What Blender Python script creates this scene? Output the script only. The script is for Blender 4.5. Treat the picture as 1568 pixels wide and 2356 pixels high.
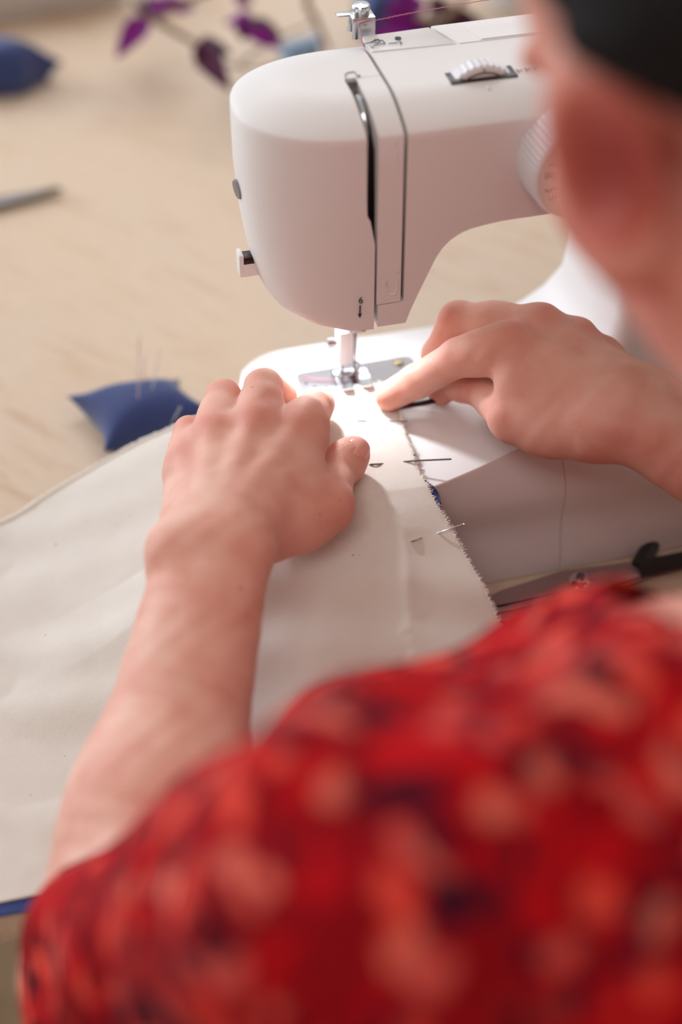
import bpy, bmesh, math, random
import numpy as np
from mathutils import Vector, Matrix

for o in list(bpy.data.objects): bpy.data.objects.remove(o)
SC = bpy.context.scene
COL = SC.collection
random.seed(7); RNG = np.random.default_rng(7)
V = lambda *a: np.array(a, float)

# ------------------------------------------------------------------ camera
PITCH, YAW, FPX = math.radians(43), math.radians(14.5), 3272.0
FW = V(math.sin(YAW)*math.cos(PITCH), math.cos(YAW)*math.cos(PITCH), -math.sin(PITCH))
RT = V(math.cos(YAW), -math.sin(YAW), 0)
UP = np.cross(RT, FW)
CAM = V(-.1639, -.6133, .5723)
cd = bpy.data.cameras.new('camera'); cam = bpy.data.objects.new('camera', cd); COL.objects.link(cam)
cam.matrix_world = Matrix(((RT[0], UP[0], -FW[0], CAM[0]), (RT[1], UP[1], -FW[1], CAM[1]), (RT[2], UP[2], -FW[2], CAM[2]), (0, 0, 0, 1)))
cd.sensor_fit = 'VERTICAL'; cd.sensor_height = 36; cd.sensor_width = 24; cd.lens = 50
cd.clip_start = .02; cd.clip_end = 50
cd.dof.use_dof = True; cd.dof.focus_distance = .722; cd.dof.aperture_fstop = 2.2; cd.dof.aperture_blades = 9
SC.camera = cam

# ------------------------------------------------------------------ light
SC.view_settings.view_transform = 'Standard'; SC.view_settings.look = 'None'
SC.view_settings.gamma = 1; SC.view_settings.use_curve_mapping = False
SC.view_settings.exposure = -0.16
w = bpy.data.worlds.new('world'); SC.world = w; w.use_nodes = True
w.node_tree.nodes['Background'].inputs['Color'].default_value = (.96, .98, 1, 1)
w.node_tree.nodes['Background'].inputs['Strength'].default_value = .9

def area(name, loc, target, sx, sy, power, color):
    l = bpy.data.lights.new(name, 'AREA'); l.shape = 'RECTANGLE'; l.size = sx; l.size_y = sy; l.energy = power; l.color = color
    o = bpy.data.objects.new(name, l); COL.objects.link(o); o.location = loc
    o.rotation_euler = (Vector(target)-Vector(loc)).to_track_quat('-Z', 'Y').to_euler()
    return o
area('window_light', (-1.6, 1.65, .70), (0, .05, .1), 1.6, 1.1, 42, (.80, .90, 1))
area('window_light', (.45, 1.55, 1.62), (0, -.05, .05), 1.6, .9, 20, (.97, .98, 1))
area('fill_light', (-.5, -.85, 1.70), (0, -.1, 0), .9, .9, 12, (1, .94, .90))  # unseen light added as fill for the fabric and machine front

# ------------------------------------------------------------------ helpers
def dirpx(x, y): return FW + RT*((x-784)/FPX) - UP*((y-1178)/FPX)
def onz(x, y, z):
    d = dirpx(x, y); return CAM + d*((z-CAM[2])/d[2])
def ony(x, y, v):
    d = dirpx(x, y); return CAM + d*((v-CAM[1])/d[1])
def at(x, y, d): return CAM + dirpx(x, y)*d

def tag(o, label, cat, group=None):
    o['label'] = label; o['category'] = cat
    if group: o['group'] = group
    return o
def empty(name, loc=(0, 0, 0)):
    o = bpy.data.objects.new(name, None); COL.objects.link(o); o.location = loc; o.empty_display_size = .02
    return o
def mesh_obj(name, verts, faces, mat, parent=None, sharp=35, smooth=True):
    me = bpy.data.meshes.new(name); me.from_pydata([tuple(map(float, v)) for v in verts], [], [tuple(f) for f in faces])
    return link(name, me, mat, parent, sharp, smooth)
def link(name, me, mat, parent=None, sharp=35, smooth=True):
    bm = bmesh.new(); bm.from_mesh(me); bmesh.ops.recalc_face_normals(bm, faces=bm.faces); bm.to_mesh(me); bm.free()
    if smooth:
        me.shade_smooth()
        if sharp: me.set_sharp_from_angle(angle=math.radians(sharp))
    if mat: me.materials.append(mat)
    o = bpy.data.objects.new(name, me); COL.objects.link(o)
    if parent:
        o.parent = parent; o.matrix_parent_inverse = Matrix.Translation(-Vector(parent.location)) if parent.parent is None else Matrix()
        if parent.type == 'MESH' and parent.parent is None: o.matrix_parent_inverse = Matrix()
    return o

class MB:
    "collects shapes; build() makes one mesh object"
    def __init__(s): s.v, s.f = [], []
    def add(s, v, f):
        n = len(s.v); s.v += [V(*p) for p in v]; s.f += [tuple(i+n for i in q) for q in f]; return s
    def bm(s, b):
        b.verts.index_update(); s.add([tuple(v.co) for v in b.verts], [[v.index for v in f.verts] for f in b.faces]); b.free(); return s
    def box(s, lo, hi, bev=0, seg=2, M=None):
        b = bmesh.new(); bmesh.ops.create_cube(b, size=1)
        lo, hi = V(*lo), V(*hi)
        for v in b.verts: v.co = Vector((lo+hi)/2 + V(*v.co)*(hi-lo))
        if bev: bmesh.ops.bevel(b, geom=list(b.edges), offset=bev, segments=seg, profile=.5, affect='EDGES')
        if M is not None: b.transform(M)
        return s.bm(b)
    def loft(s, rings, cap0=True, cap1=True, closed=True):
        n = len(rings[0]); v = [p for r in rings for p in r]; f = []
        for i in range(len(rings)-1):
            for j in range(n if closed else n-1):
                k = (j+1) % n; f.append((i*n+j, i*n+k, (i+1)*n+k, (i+1)*n+j))
        if cap0: f.append(tuple(range(n))[::-1])
        if cap1: f.append(tuple((len(rings)-1)*n+j for j in range(n)))
        return s.add(v, f)
    def tube(s, pts, r, seg=8, cap=True):
        pts = [V(*p) for p in pts]; n = len(pts); r = r if hasattr(r, '__len__') else [r]*n
        T = []
        for i in range(n):
            t = pts[min(i+1, n-1)]-pts[max(i-1, 0)]; T.append(t/(np.linalg.norm(t)+1e-12))
        a = V(0, 0, 1) if abs(T[0][2]) < .9 else V(1, 0, 0)
        N = np.cross(T[0], a); N /= np.linalg.norm(N); rings = []
        for i in range(n):
            N = N - T[i]*(N@T[i]); N /= np.linalg.norm(N); B = np.cross(T[i], N)
            rings.append([pts[i]+r[i]*(N*math.cos(2*math.pi*k/seg)+B*math.sin(2*math.pi*k/seg)) for k in range(seg)])
        return s.loft(rings, cap, cap)
    def lathe(s, prof, c, axis, seg=32):
        "prof: (radius, height along axis)"
        ax = V(*axis); ax /= np.linalg.norm(ax); a = V(0, 0, 1) if abs(ax[2]) < .9 else V(1, 0, 0)
        N = np.cross(ax, a); N /= np.linalg.norm(N); B = np.cross(ax, N); c = V(*c)
        return s.loft([[c+ax*h+r*(N*math.cos(2*math.pi*k/seg)+B*math.sin(2*math.pi*k/seg)) for k in range(seg)] for r, h in prof])
    def extrude(s, poly, d):
        "poly: 3d points in a plane, d: vector"
        d = V(*d); return s.loft([[V(*p) for p in poly], [V(*p)+d for p in poly]])
    def build(s, name, mat, parent=None, sharp=35, smooth=True): return mesh_obj(name, s.v, s.f, mat, parent, sharp, smooth)

def text_verts(txt, size):
    c = bpy.data.curves.new('t', 'FONT'); c.body = txt; c.size = size; c.extrude = .0001; c.resolution_u = 3; c.align_x = 'CENTER'; c.align_y = 'CENTER'
    o = bpy.data.objects.new('t', c); me = bpy.data.meshes.new_from_object(o)
    v = [tuple(x.co) for x in me.vertices]; f = [tuple(p.vertices) for p in me.polygons]
    bpy.data.objects.remove(o); bpy.data.curves.remove(c); bpy.data.meshes.remove(me)
    return v, f
def text_on(mb, txt, size, loc, ex, ey):
    v, f = text_verts(txt, size); ex, ey, loc = V(*ex), V(*ey), V(*loc); ez = np.cross(ex, ey)
    return mb.add([loc+ex*a+ey*b+ez*c for a, b, c in v], f)

def spline(pts, n):
    "Catmull-Rom through pts"
    P = [V(*p) for p in pts]; P = [2*P[0]-P[1]]+P+[2*P[-1]-P[-2]]; out = []
    m = len(P)-3
    for i in range(n):
        t = i/(n-1)*m; k = min(int(t), m-1); t -= k
        a, b, c, d = P[k:k+4]
        out.append(.5*(2*b+(c-a)*t+(2*a-5*b+4*c-d)*t*t+(3*b-a-3*c+d)*t**3))
    return out

# ------------------------------------------------------------------ materials
def srgb(r, g, b): return tuple(((c/255+.055)/1.055)**2.4 if c > 10 else c/255/12.92 for c in (r, g, b))+(1,)
class N:
    def __init__(s, name):
        s.m = bpy.data.materials.new(name); s.m.use_nodes = True; s.t = s.m.node_tree; s.b = s.t.nodes['Principled BSDF']
    def n(s, typ, **kw):
        x = s.t.nodes.new('ShaderNode'+typ)
        for k, v in kw.items():
            if k in x.inputs: x.inputs[k].default_value = v
            else: setattr(x, k, v)
        return x
    def l(s, a, b): s.t.links.new(a, b); return s
    def set(s, **kw):
        for k, v in kw.items(): s.b.inputs[k.replace('_', ' ')].default_value = v
        return s
    def ramp(s, fac, stops, interp='LINEAR'):
        r = s.n('ValToRGB'); r.color_ramp.interpolation = interp; e = r.color_ramp.elements
        while len(e) < len(stops): e.new(.5)
        for i, (p, c) in enumerate(stops): e[i].position = p; e[i].color = c
        s.l(fac, r.inputs['Fac']); return r.outputs['Color']
    def mix(s, fac, a, b, mode='MIX'):
        x = s.n('Mix', data_type='RGBA', blend_type=mode)
        for v, i in ((fac, 0), (a, 6), (b, 7)):
            if hasattr(v, 'links'): s.l(v, x.inputs[i])
            else: x.inputs[i].default_value = v
        return x.outputs[2]
    def bump(s, h, strength, dist):
        b = s.n('Bump', Strength=strength, Distance=dist); s.l(h, b.inputs['Height']); s.l(b.outputs[0], s.b.inputs['Normal']); return s
def obj_coord(n, scale=(1, 1, 1), rot=(0, 0, 0)):
    tc = n.n('TexCoord'); mp = n.n('Mapping'); mp.inputs['Scale'].default_value = scale; mp.inputs['Rotation'].default_value = rot
    n.l(tc.outputs['Object'], mp.inputs['Vector']); return mp.outputs[0]
def plain(name, col, rough=.5, metal=0, spec=.5, noise=0, coat=0):
    n = N(name); n.set(Base_Color=col, Roughness=rough, Metallic=metal, Specular_IOR_Level=spec, Coat_Weight=coat)
    t = n.n('TexNoise', Scale=900, Detail=2) if not noise else n.n('TexNoise', Scale=noise, Detail=4)
    n.l(obj_coord(n), t.inputs['Vector']); n.bump(t.outputs['Fac'], .04 if not noise else .25, .0002)
    return n.m
M = {}
M['plastic'] = plain('white_plastic', srgb(234, 231, 230), .42)
M['plastic2'] = plain('ivory_plastic', srgb(220, 214, 208), .4)
M['knob'] = plain('white_knob_plastic', srgb(232, 231, 236), .4)
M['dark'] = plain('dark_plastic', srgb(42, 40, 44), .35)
M['print'] = plain('black_print', srgb(45, 42, 45), .6)
M['emboss'] = plain('pale_print', srgb(240, 236, 232), .5)
M['greyprint'] = plain('grey_print', srgb(130, 125, 128), .6)
M['chrome'] = plain('chrome', srgb(215, 218, 222), .12, 1)
M['satin'] = plain('white_bar_plastic', srgb(240, 241, 244), .4)
M['steel'] = plain('brushed_steel', srgb(132, 129, 131), .38, 1)
M['pinsteel'] = plain('pin_steel', srgb(120, 112, 112), .25, 1)
M['darksteel'] = plain('dark_steel', srgb(70, 62, 62), .35, 1)
M['shearsteel'] = plain('shears_steel', srgb(176, 152, 152), .42, .8)
M['bracket'] = plain('bracket_steel', srgb(205, 206, 210), .2, 1)
M['brass'] = plain('brass_screw', srgb(176, 160, 130), .3, 1)
M['thread'] = plain('pink_thread', srgb(205, 130, 150), .8)
M['handle'] = plain('black_handle', srgb(30, 28, 30), .4)
M['tray'] = plain('white_tray', srgb(214, 208, 204), .4)
M['pot'] = plain('white_pot', srgb(222, 222, 226), .3)
M['soil'] = plain('soil', srgb(60, 45, 35), .9, noise=120)
M['paleblue'] = plain('pale_blue_thread', srgb(140, 170, 200), .7, noise=700)
M['trousers'] = plain('trouser_denim', srgb(45, 48, 62), .9, noise=1500)
M['shoe'] = plain('shoe_leather', srgb(50, 38, 32), .5)
M['nail'] = plain('nail', srgb(234, 170, 156), .22)
M['lens'] = N('lamp_lens').m
M['lens'].node_tree.nodes['Principled BSDF'].inputs['Emission Color'].default_value = (.9, .95, 1, 1)
M['lens'].node_tree.nodes['Principled BSDF'].inputs['Emission Strength'].default_value = 20

def wood(name, c0, c1, c2, sc=1, rough=.45):
    n = N(name); co = obj_coord(n, (1*sc, 1*sc, 1*sc), (0, 0, .9))
    w1 = n.n('TexNoise', Scale=5, Detail=3, Roughness=.5, Distortion=.6); n.l(co, w1.inputs['Vector'])
    mp = n.n('Mapping'); mp.inputs['Scale'].default_value = (3, 16, 3); n.l(co, mp.inputs['Vector'])
    w2 = n.n('TexNoise', Scale=2.2, Detail=5, Roughness=.55, Distortion=1.6); n.l(mp.outputs[0], w2.inputs['Vector'])
    mp2 = n.n('Mapping'); mp2.inputs['Scale'].default_value = (9, 120, 9); n.l(co, mp2.inputs['Vector'])
    w3 = n.n('TexNoise', Scale=6, Detail=3); n.l(mp2.outputs[0], w3.inputs['Vector'])
    a = n.ramp(w2.outputs['Fac'], [(.3, c1), (.48, c0), (.62, c0), (.78, c1)])
    b = n.ramp(w1.outputs['Fac'], [(.35, (0, 0, 0, 1)), (.7, (1, 1, 1, 1))])
    a = n.mix(.0, a, c2); mx = n.n('Mix', data_type='RGBA'); 
    k = n.n('Math', operation='MULTIPLY'); k.inputs[1].default_value = .6; n.l(b, k.inputs[0])
    a = n.mix(k.outputs[0], a, c2)
    f = n.ramp(w3.outputs['Fac'], [(.35, (.93, .92, .9, 1)), (.65, (1, 1, 1, 1))])
    n.t.nodes.remove(mx)
    a = n.mix(1, a, f, 'MULTIPLY'); n.l(a, n.b.inputs['Base Color']); n.set(Roughness=rough)
    n.bump(w3.outputs['Fac'], .05, .0003); return n.m
M['wood'] = wood('birch_plywood', srgb(220, 199, 178), srgb(206, 174, 146), srgb(222, 192, 160))
M['edge'] = wood('table_edge_wood', srgb(150, 115, 80), srgb(110, 80, 52), srgb(130, 98, 66), 3)
M['floor'] = wood('floor_wood', srgb(176, 150, 118), srgb(150, 122, 92), srgb(168, 140, 108), .4)

def cloth(name, c, cd, weave=1400, speck=True, bump=.6):
    n = N(name); uv = n.n('UVMap'); 
    def wv(rot):
        mp = n.n('Mapping'); mp.inputs['Rotation'].default_value = (0, 0, rot); n.l(uv.outputs[0], mp.inputs['Vector'])
        x = n.n('TexWave', Scale=weave/2.5, Distortion=2.4, Detail=1); x.inputs['Detail Scale'].default_value = 2; n.l(mp.outputs[0], x.inputs['Vector']); return x.outputs['Fac']
    a, b = wv(0), wv(math.pi/2)
    mx = n.n('Math', operation='MAXIMUM'); n.l(a, mx.inputs[0]); n.l(b, mx.inputs[1])
    ns = n.n('TexNoise', Scale=60, Detail=4); n.l(uv.outputs[0], ns.inputs['Vector'])
    col = n.mix(ns.outputs['Fac'], c, cd)
    col = n.mix(.32, col, n.ramp(mx.outputs[0], [(.3, (.5, .47, .45, 1)), (.85, (1.08, 1.08, 1.08, 1))]), 'MULTIPLY')
    if speck:
        sp = n.n('TexVoronoi', Scale=170); n.l(uv.outputs[0], sp.inputs['Vector'])
        sn = n.n('TexNoise', Scale=90, Detail=1); n.l(uv.outputs[0], sn.inputs['Vector'])
        m1 = n.n('Math', operation='MULTIPLY'); n.l(sp.outputs['Distance'], m1.inputs[0]); m1.inputs[1].default_value = 1
        ad = n.n('Math', operation='ADD'); n.l(m1.outputs[0], ad.inputs[0]); n.l(sn.outputs['Fac'], ad.inputs[1])
        col = n.mix(1, col, n.ramp(ad.outputs[0], [(.36, (.68, .58, .48, 1)), (.43, (1, 1, 1, 1))]), 'MULTIPLY')
    n.l(col, n.b.inputs['Base Color']); n.set(Roughness=.95, Specular_IOR_Level=.15); n.b.inputs['Sheen Weight'].default_value = .15
    n.bump(mx.outputs[0], bump, .0003); return n.m
M['calico'] = cloth('cream_calico', srgb(237, 229, 220), srgb(227, 217, 207))
M['bluecloth'] = cloth('blue_cotton', srgb(62, 76, 132), srgb(52, 64, 118), speck=False)
M['fray'] = plain('frayed_cotton', srgb(245, 239, 230), .95)
n = N('blue_felt'); co = obj_coord(n)
t = n.n('TexNoise', Scale=500, Detail=3); n.l(co, t.inputs['Vector']); t2 = n.n('TexNoise', Scale=40, Detail=2); n.l(co, t2.inputs['Vector'])
n.l(n.mix(t2.outputs['Fac'], srgb(56, 67, 112), srgb(70, 82, 128)), n.b.inputs['Base Color']); n.set(Roughness=.95, Specular_IOR_Level=.1); n.b.inputs['Sheen Weight'].default_value = .3
n.bump(t.outputs['Fac'], .4, .0005); M['felt'] = n.m

n = N('skin'); co = obj_coord(n)
a = n.n('Attribute', attribute_name='blush_shade')  # redness of the hands, plus shade painted onto head and neck
t = n.n('TexNoise', Scale=45, Detail=3); n.l(co, t.inputs['Vector'])
c = n.ramp(t.outputs['Fac'], [(.3, srgb(234, 188, 170)), (.5, srgb(230, 176, 158)), (.7, srgb(222, 160, 142))])
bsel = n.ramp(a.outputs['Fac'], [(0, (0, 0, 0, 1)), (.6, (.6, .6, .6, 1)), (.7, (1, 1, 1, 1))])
bcol = n.ramp(a.outputs['Fac'], [(.62, srgb(206, 114, 98)), (.95, srgb(140, 40, 30))])  # dark end is painted shade for cheeks and ears
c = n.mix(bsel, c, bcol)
fr = n.n('TexVoronoi', Scale=42); n.l(co, fr.inputs['Vector'])
c = n.mix(1, c, n.ramp(fr.outputs['Distance'], [(.02, (.8, .62, .5, 1)), (.06, (1, 1, 1, 1))]), 'MULTIPLY')
n.l(c, n.b.inputs['Base Color'])
n.set(Roughness=.58, Specular_IOR_Level=.3, Subsurface_Weight=.35, Subsurface_Scale=.006); n.b.inputs['Subsurface Radius'].default_value = (1, .35, .2)
v1 = n.n('TexVoronoi', Scale=900); n.l(co, v1.inputs['Vector']); v2 = n.n('TexNoise', Scale=260, Detail=4); n.l(co, v2.inputs['Vector'])
ad = n.n('Math', operation='ADD'); n.l(v1.outputs['Distance'], ad.inputs[0]); n.l(v2.outputs['Fac'], ad.inputs[1])
n.bump(ad.outputs[0], .14, .0006); M['skin'] = n.m

n = N('dark_hair'); co = obj_coord(n, (300, 300, 30)); t = n.n('TexNoise', Scale=3, Detail=4); n.l(co, t.inputs['Vector'])
n.l(n.ramp(t.outputs['Fac'], [(.3, srgb(9, 7, 7)), (.7, srgb(26, 20, 19))]), n.b.inputs['Base Color']); n.set(Roughness=.7, Specular_IOR_Level=.15); n.bump(t.outputs['Fac'], .6, .002); M['hair'] = n.m

n = N('red_floral_cotton'); co = obj_coord(n)
d = n.n('TexNoise', Scale=28, Detail=2); n.l(co, d.inputs['Vector'])
cc = n.mix(.04, co, d.outputs['Color'])
v1 = n.n('TexVoronoi', Scale=72); n.l(cc, v1.inputs['Vector'])
v2 = n.n('TexVoronoi', Scale=80); n.l(cc, v2.inputs['Vector'])
v3 = n.n('TexVoronoi', Scale=95); n.l(cc, v3.inputs['Vector'])
base = n.ramp(v3.outputs['Color'], [(.0, srgb(138, 3, 15)), (.5, srgb(186, 8, 18)), (.75, srgb(150, 2, 17)), (.9, srgb(70, 6, 22))], 'CONSTANT')
sel = n.n('SeparateColor'); n.l(v2.outputs['Color'], sel.inputs[0])
dk = n.n('Math', operation='MULTIPLY'); n.l(n.ramp(v2.outputs['Distance'], [(.32, (1, 1, 1, 1)), (.5, (0, 0, 0, 1))]), dk.inputs[0]); n.l(n.ramp(sel.outputs[1], [(.45, (0, 0, 0, 1)), (.5, (1, 1, 1, 1))]), dk.inputs[1])
c = n.mix(dk.outputs[0], base, srgb(44, 8, 30))
s1 = n.n('SeparateColor'); n.l(v1.outputs['Color'], s1.inputs[0])
pk = n.n('Math', operation='MULTIPLY'); n.l(n.ramp(v1.outputs['Distance'], [(.38, (1, 1, 1, 1)), (.52, (0, 0, 0, 1))]), pk.inputs[0]); n.l(n.ramp(s1.outputs[0], [(.36, (0, 0, 0, 1)), (.42, (1, 1, 1, 1))]), pk.inputs[1])
pc = n.ramp(s1.outputs[2], [(0, srgb(226, 72, 58)), (.4, srgb(204, 78, 70)), (.75, srgb(218, 104, 88))], 'CONSTANT')
c = n.mix(pk.outputs[0], c, pc)
n.l(c, n.b.inputs['Base Color']); n.set(Roughness=.9, Specular_IOR_Level=.15)
t = n.n('TexNoise', Scale=900, Detail=2); n.l(co, t.inputs['Vector']); n.bump(t.outputs['Fac'], .2, .0005); M['shirt'] = n.m

def leafmat(name, c0, c1):
    n = N(name); t = n.n('TexNoise', Scale=70, Detail=2); n.l(obj_coord(n), t.inputs['Vector'])
    n.l(n.mix(t.outputs['Fac'], c0, c1), n.b.inputs['Base Color']); n.set(Roughness=.75, Specular_IOR_Level=.25); n.b.inputs['Subsurface Weight'].default_value = .1; n.b.inputs['Subsurface Scale'].default_value = .002
    return n.m
M['leafp'] = leafmat('purple_leaf', srgb(135, 28, 140), srgb(110, 20, 105))
M['leafd'] = leafmat('dark_leaf', srgb(82, 18, 56), srgb(58, 14, 38))
M['leafg'] = leafmat('green_leaf', srgb(92, 98, 88), srgb(110, 80, 110))
M['stem'] = leafmat('plant_stem', srgb(150, 128, 100), srgb(128, 104, 92))

# ------------------------------------------------------------------ signed-distance modelling (numpy)
def cap(P, a, b, ra, rb):
    a, b = V(*a), V(*b); ba = b-a; pa = P-a.astype(P.dtype)
    h = np.clip(pa@ba/(ba@ba+1e-12), 0, 1)
    return np.sqrt(((pa-h[:, None]*ba)**2).sum(1))-(ra+(rb-ra)*h)
def ell(P, c, r, R=None):
    p = P-V(*c)
    if R is not None: p = p@R.T
    r = V(*r); k0 = np.sqrt(((p/r)**2).sum(1)); k1 = np.sqrt(((p/(r*r))**2).sum(1))
    return k0*(k0-1)/(k1+1e-9)
def smin(a, b, k):
    h = np.maximum(k-np.abs(a-b), 0)/k; return np.minimum(a, b)-h*h*k*.25
def smax(a, b, k): return -smin(-a, -b, k)
def nets(fn, lo, hi, h, B=12):
    "block-sparse sampling of fn on a grid of step h, then surface nets"
    lo, hi = V(*lo), V(*hi); nb = np.ceil((hi-lo)/h/B).astype(int); n = nb*B
    bi = np.stack(np.meshgrid(*[np.arange(k) for k in nb], indexing='ij'), -1).reshape(-1, 3)
    cd = fn(lo+(bi*B+(B-1)/2)*h); near = np.abs(cd) < h*B*1.15+.002
    F = np.repeat(np.repeat(np.repeat(np.where(cd < 0, -1., 1.).reshape(nb).astype(np.float32), B, 0), B, 1), B, 2)
    loc = np.stack(np.meshgrid(*[np.arange(B)]*3, indexing='ij'), -1).reshape(-1, 3)
    sel = bi[near]
    for i in range(0, len(sel), 150):
        q = (sel[i:i+150, None, :]*B+loc[None]).reshape(-1, 3)
        F[q[:, 0], q[:, 1], q[:, 2]] = fn(lo+q*h)
    S = F < 0
    c = [S[i:n[0]-1+i, j:n[1]-1+j, k:n[2]-1+k] for i in (0, 1) for j in (0, 1) for k in (0, 1)]
    cnt = sum(x.astype(np.int8) for x in c); act = (cnt > 0) & (cnt < 8)
    A = np.argwhere(act); idx = -np.ones(act.shape, np.int64); idx[act] = np.arange(len(A))
    acc = np.zeros((len(A), 3)); num = np.zeros(len(A))
    for ax in range(3):
        o1, o2 = [k for k in range(3) if k != ax]
        for i in (0, 1):
            for j in (0, 1):
                p = A.copy(); p[:, o1] += i; p[:, o2] += j; q = p.copy(); q[:, ax] += 1
                fa, fb = F[tuple(p.T)], F[tuple(q.T)]; m = (fa < 0) != (fb < 0)
                t = fa[m]/(fa[m]-fb[m]+1e-12); x = p[m].astype(float); x[:, ax] += t
                acc[m] += x; num[m] += 1
    verts = lo+acc/num[:, None]*h
    faces = []
    for ax in range(3):
        o1, o2 = (ax+1) % 3, (ax+2) % 3
        s0 = [slice(0, n[k]-1) for k in range(3)]; s1 = list(s0); s1[ax] = slice(1, n[ax])
        s0[o1] = s1[o1] = slice(1, n[o1]-1); s0[o2] = s1[o2] = slice(1, n[o2]-1)
        a, b = S[tuple(s0)], S[tuple(s1)]; E = np.argwhere(a != b); fl = a[tuple(E.T)]
        E[:, o1] += 1; E[:, o2] += 1
        def cell(d1, d2):
            e = E.copy(); e[:, o1] -= d1; e[:, o2] -= d2; return idx[tuple(e.T)]
        q = np.stack([cell(1, 1), cell(0, 1), cell(0, 0), cell(1, 0)], 1)
        q[~fl] = q[~fl][:, ::-1]; faces.append(q)
    faces = np.concatenate(faces)
    for _ in range(2):
        d = fn(verts); e = h*.5; g = np.stack([fn(verts+V(*v)*e)-fn(verts-V(*v)*e) for v in np.eye(3)], 1)/(2*e)
        verts = verts-np.clip(d, -h, h)[:, None]*g/np.maximum((g*g).sum(1), .2)[:, None]
    return verts, faces
def fast_mesh(name, verts, faces):
    me = bpy.data.meshes.new(name); me.vertices.add(len(verts)); me.vertices.foreach_set('co', np.asarray(verts, np.float32).ravel())
    me.loops.add(faces.size); me.loops.foreach_set('vertex_index', faces.astype(np.int32).ravel())
    me.polygons.add(len(faces)); me.polygons.foreach_set('loop_start', np.arange(0, faces.size, 4, dtype=np.int32))
    me.update(calc_edges=True); me.validate(); me.shade_smooth(); return me
def add_mesh(name, me, mat, parent=None):
    me.materials.append(mat); o = bpy.data.objects.new(name, me); COL.objects.link(o); o.parent = parent; return o

# ================================================================== SETTING
FLOOR_Z = -.74
o = MB().box((-2.2, -1.6, FLOOR_Z-.02), (2.4, 2.6, FLOOR_Z)).build('floor', M['floor'], smooth=False); o['kind'] = 'structure'
M['paint'] = plain('wall_paint', srgb(204, 190, 180), .8); M['ceil'] = plain('ceiling_paint', srgb(218, 214, 210), .8)
for nm, lo, hi in (('ceiling', (-2.2, -1.6, 1.76), (2.4, 2.6, 1.8)), ('wall_back', (-2.2, -1.64, FLOOR_Z), (2.4, -1.6, 1.76)), ('wall_left', (-2.24, -1.6, FLOOR_Z), (-2.2, .35, 1.76)), ('wall_right', (2.4, -1.6, FLOOR_Z), (2.44, 2.6, 1.76))):
    o = MB().box(lo, hi).build(nm, M['ceil' if nm == 'ceiling' else 'paint'], smooth=False); o['kind'] = 'structure'

TE = -.238   # near edge of the table
tb = empty('work_table', (.1, .45, FLOOR_Z))
tag(tb, 'pale birch plywood work table that everything stands on', 'table')
MB().box((-.95, TE, -.026), (1.15, 1.25, 0), .0015).build('table_top', M['wood'], tb)
MB().box((-.9, TE+.06, -.1), (1.1, TE+.085, -.026), .002).build('apron', M['edge'], tb)
for x in (-.88, 1.08):
    for y in (TE+.1, 1.18):
        MB().box((x-.03, y-.03, FLOOR_Z), (x+.03, y+.03, -.026), .004).build('leg', M['edge'], tb)

# ================================================================== SEWING MACHINE
sm = empty('sewing_machine', (.05, 0, 0))
tag(sm, 'white sewing machine with lit needle standing on the plywood table', 'sewing machine')
P_ = M['plastic']
ZT = .2648
XS1, XS2, XM = .0002, .0124, .0142     # strip left / strip right / main housing left
YN = -.0055
zrow = [.1515, .153, .156, .160, .165, .1652, .175, .185, .200, .213, .216, .225, .240, .252, .2545]
def nose_a(z): return np.interp(z, [.1515, .153, .156, .160, .165, .175, .185, .2, .225, .25, .2648], [.036, .0425, .0465, .049, .051, .0535, .0552, .0572, .0588, .0588, .058])
def yfr(z): return np.interp(z, [.15, .2, .2545], [-.0500, -.0488, -.0474])
def ybk(z): return np.interp(z, [.15, .2, .26], [.040, .043, .0452])
def slot_x(z): return np.interp(z, [.15, .205, .2085, .2165, .30], [-.0012, -.0010, -.0010, -.0052, -.0052])
top = [(0, .2545)]+[(s, z) for s, z in ((.0005, .2556), (.0016, .2564), (.004, .2577), (.0075, .2593), (.012, .2610), (.017, .2626), (.022, .2638), (.027, .2646), (.031, .2648))]
def cover_ring(z, ins=0, zz=None):
    zz = z if zz is None else zz
    a, yf, yb = nose_a(z)-ins, yfr(z), ybk(z); ym, b = (yf+yb)/2, (yb-yf)/2-ins*.98
    x1 = slot_x(zz); pts = [(XS2, ym+b), (.006, ym+b), (0, ym+b)]
    e = 2/2.25
    for k in range(1, 60):
        t = math.pi/2+math.pi*k/60; c, s = math.cos(t), math.sin(t)
        pts.append((min(-abs(c)**e*a, x1), ym+math.copysign(abs(s)**e, s)*b))
    pts += [(x1, ym-b), (x1, min(YN, ym)), (XS2, min(YN, ym))]
    return [(x, y, zz) for x, y in pts]
MB().loft([cover_ring(z) for z in zrow]+[cover_ring(.2545, s, z) for s, z in top[1:]]).build('face_cover', P_, sm, 28)
# guide strip with its own rounded top
prof = [(yfr(z), z) for z in (.1658, .18, .2, .22, .24, .2545)]
bm_ = (ybk(.2545)-yfr(.2545))/2; ymm = (ybk(.2545)+yfr(.2545))/2
prof += [(ymm-bm_+s*.98, z) for s, z in top[1:]]+[(-.0142, .2648), (YN-.0004, .2648)]
inner = [(YN-.0004, .2600), (-.018, .2588), (-.034, .2540), (-.0405, .246), (-.0425, .22), (-.0435, .1658)]
poly = prof+inner
b = MB(); b.loft([[(XS1+i, y, z) for y, z in poly] for i in (0,)]+[[(XS2, y, z) for y, z in poly]])
b.build('guide_strip', M['plastic'], sm, 25)
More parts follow.
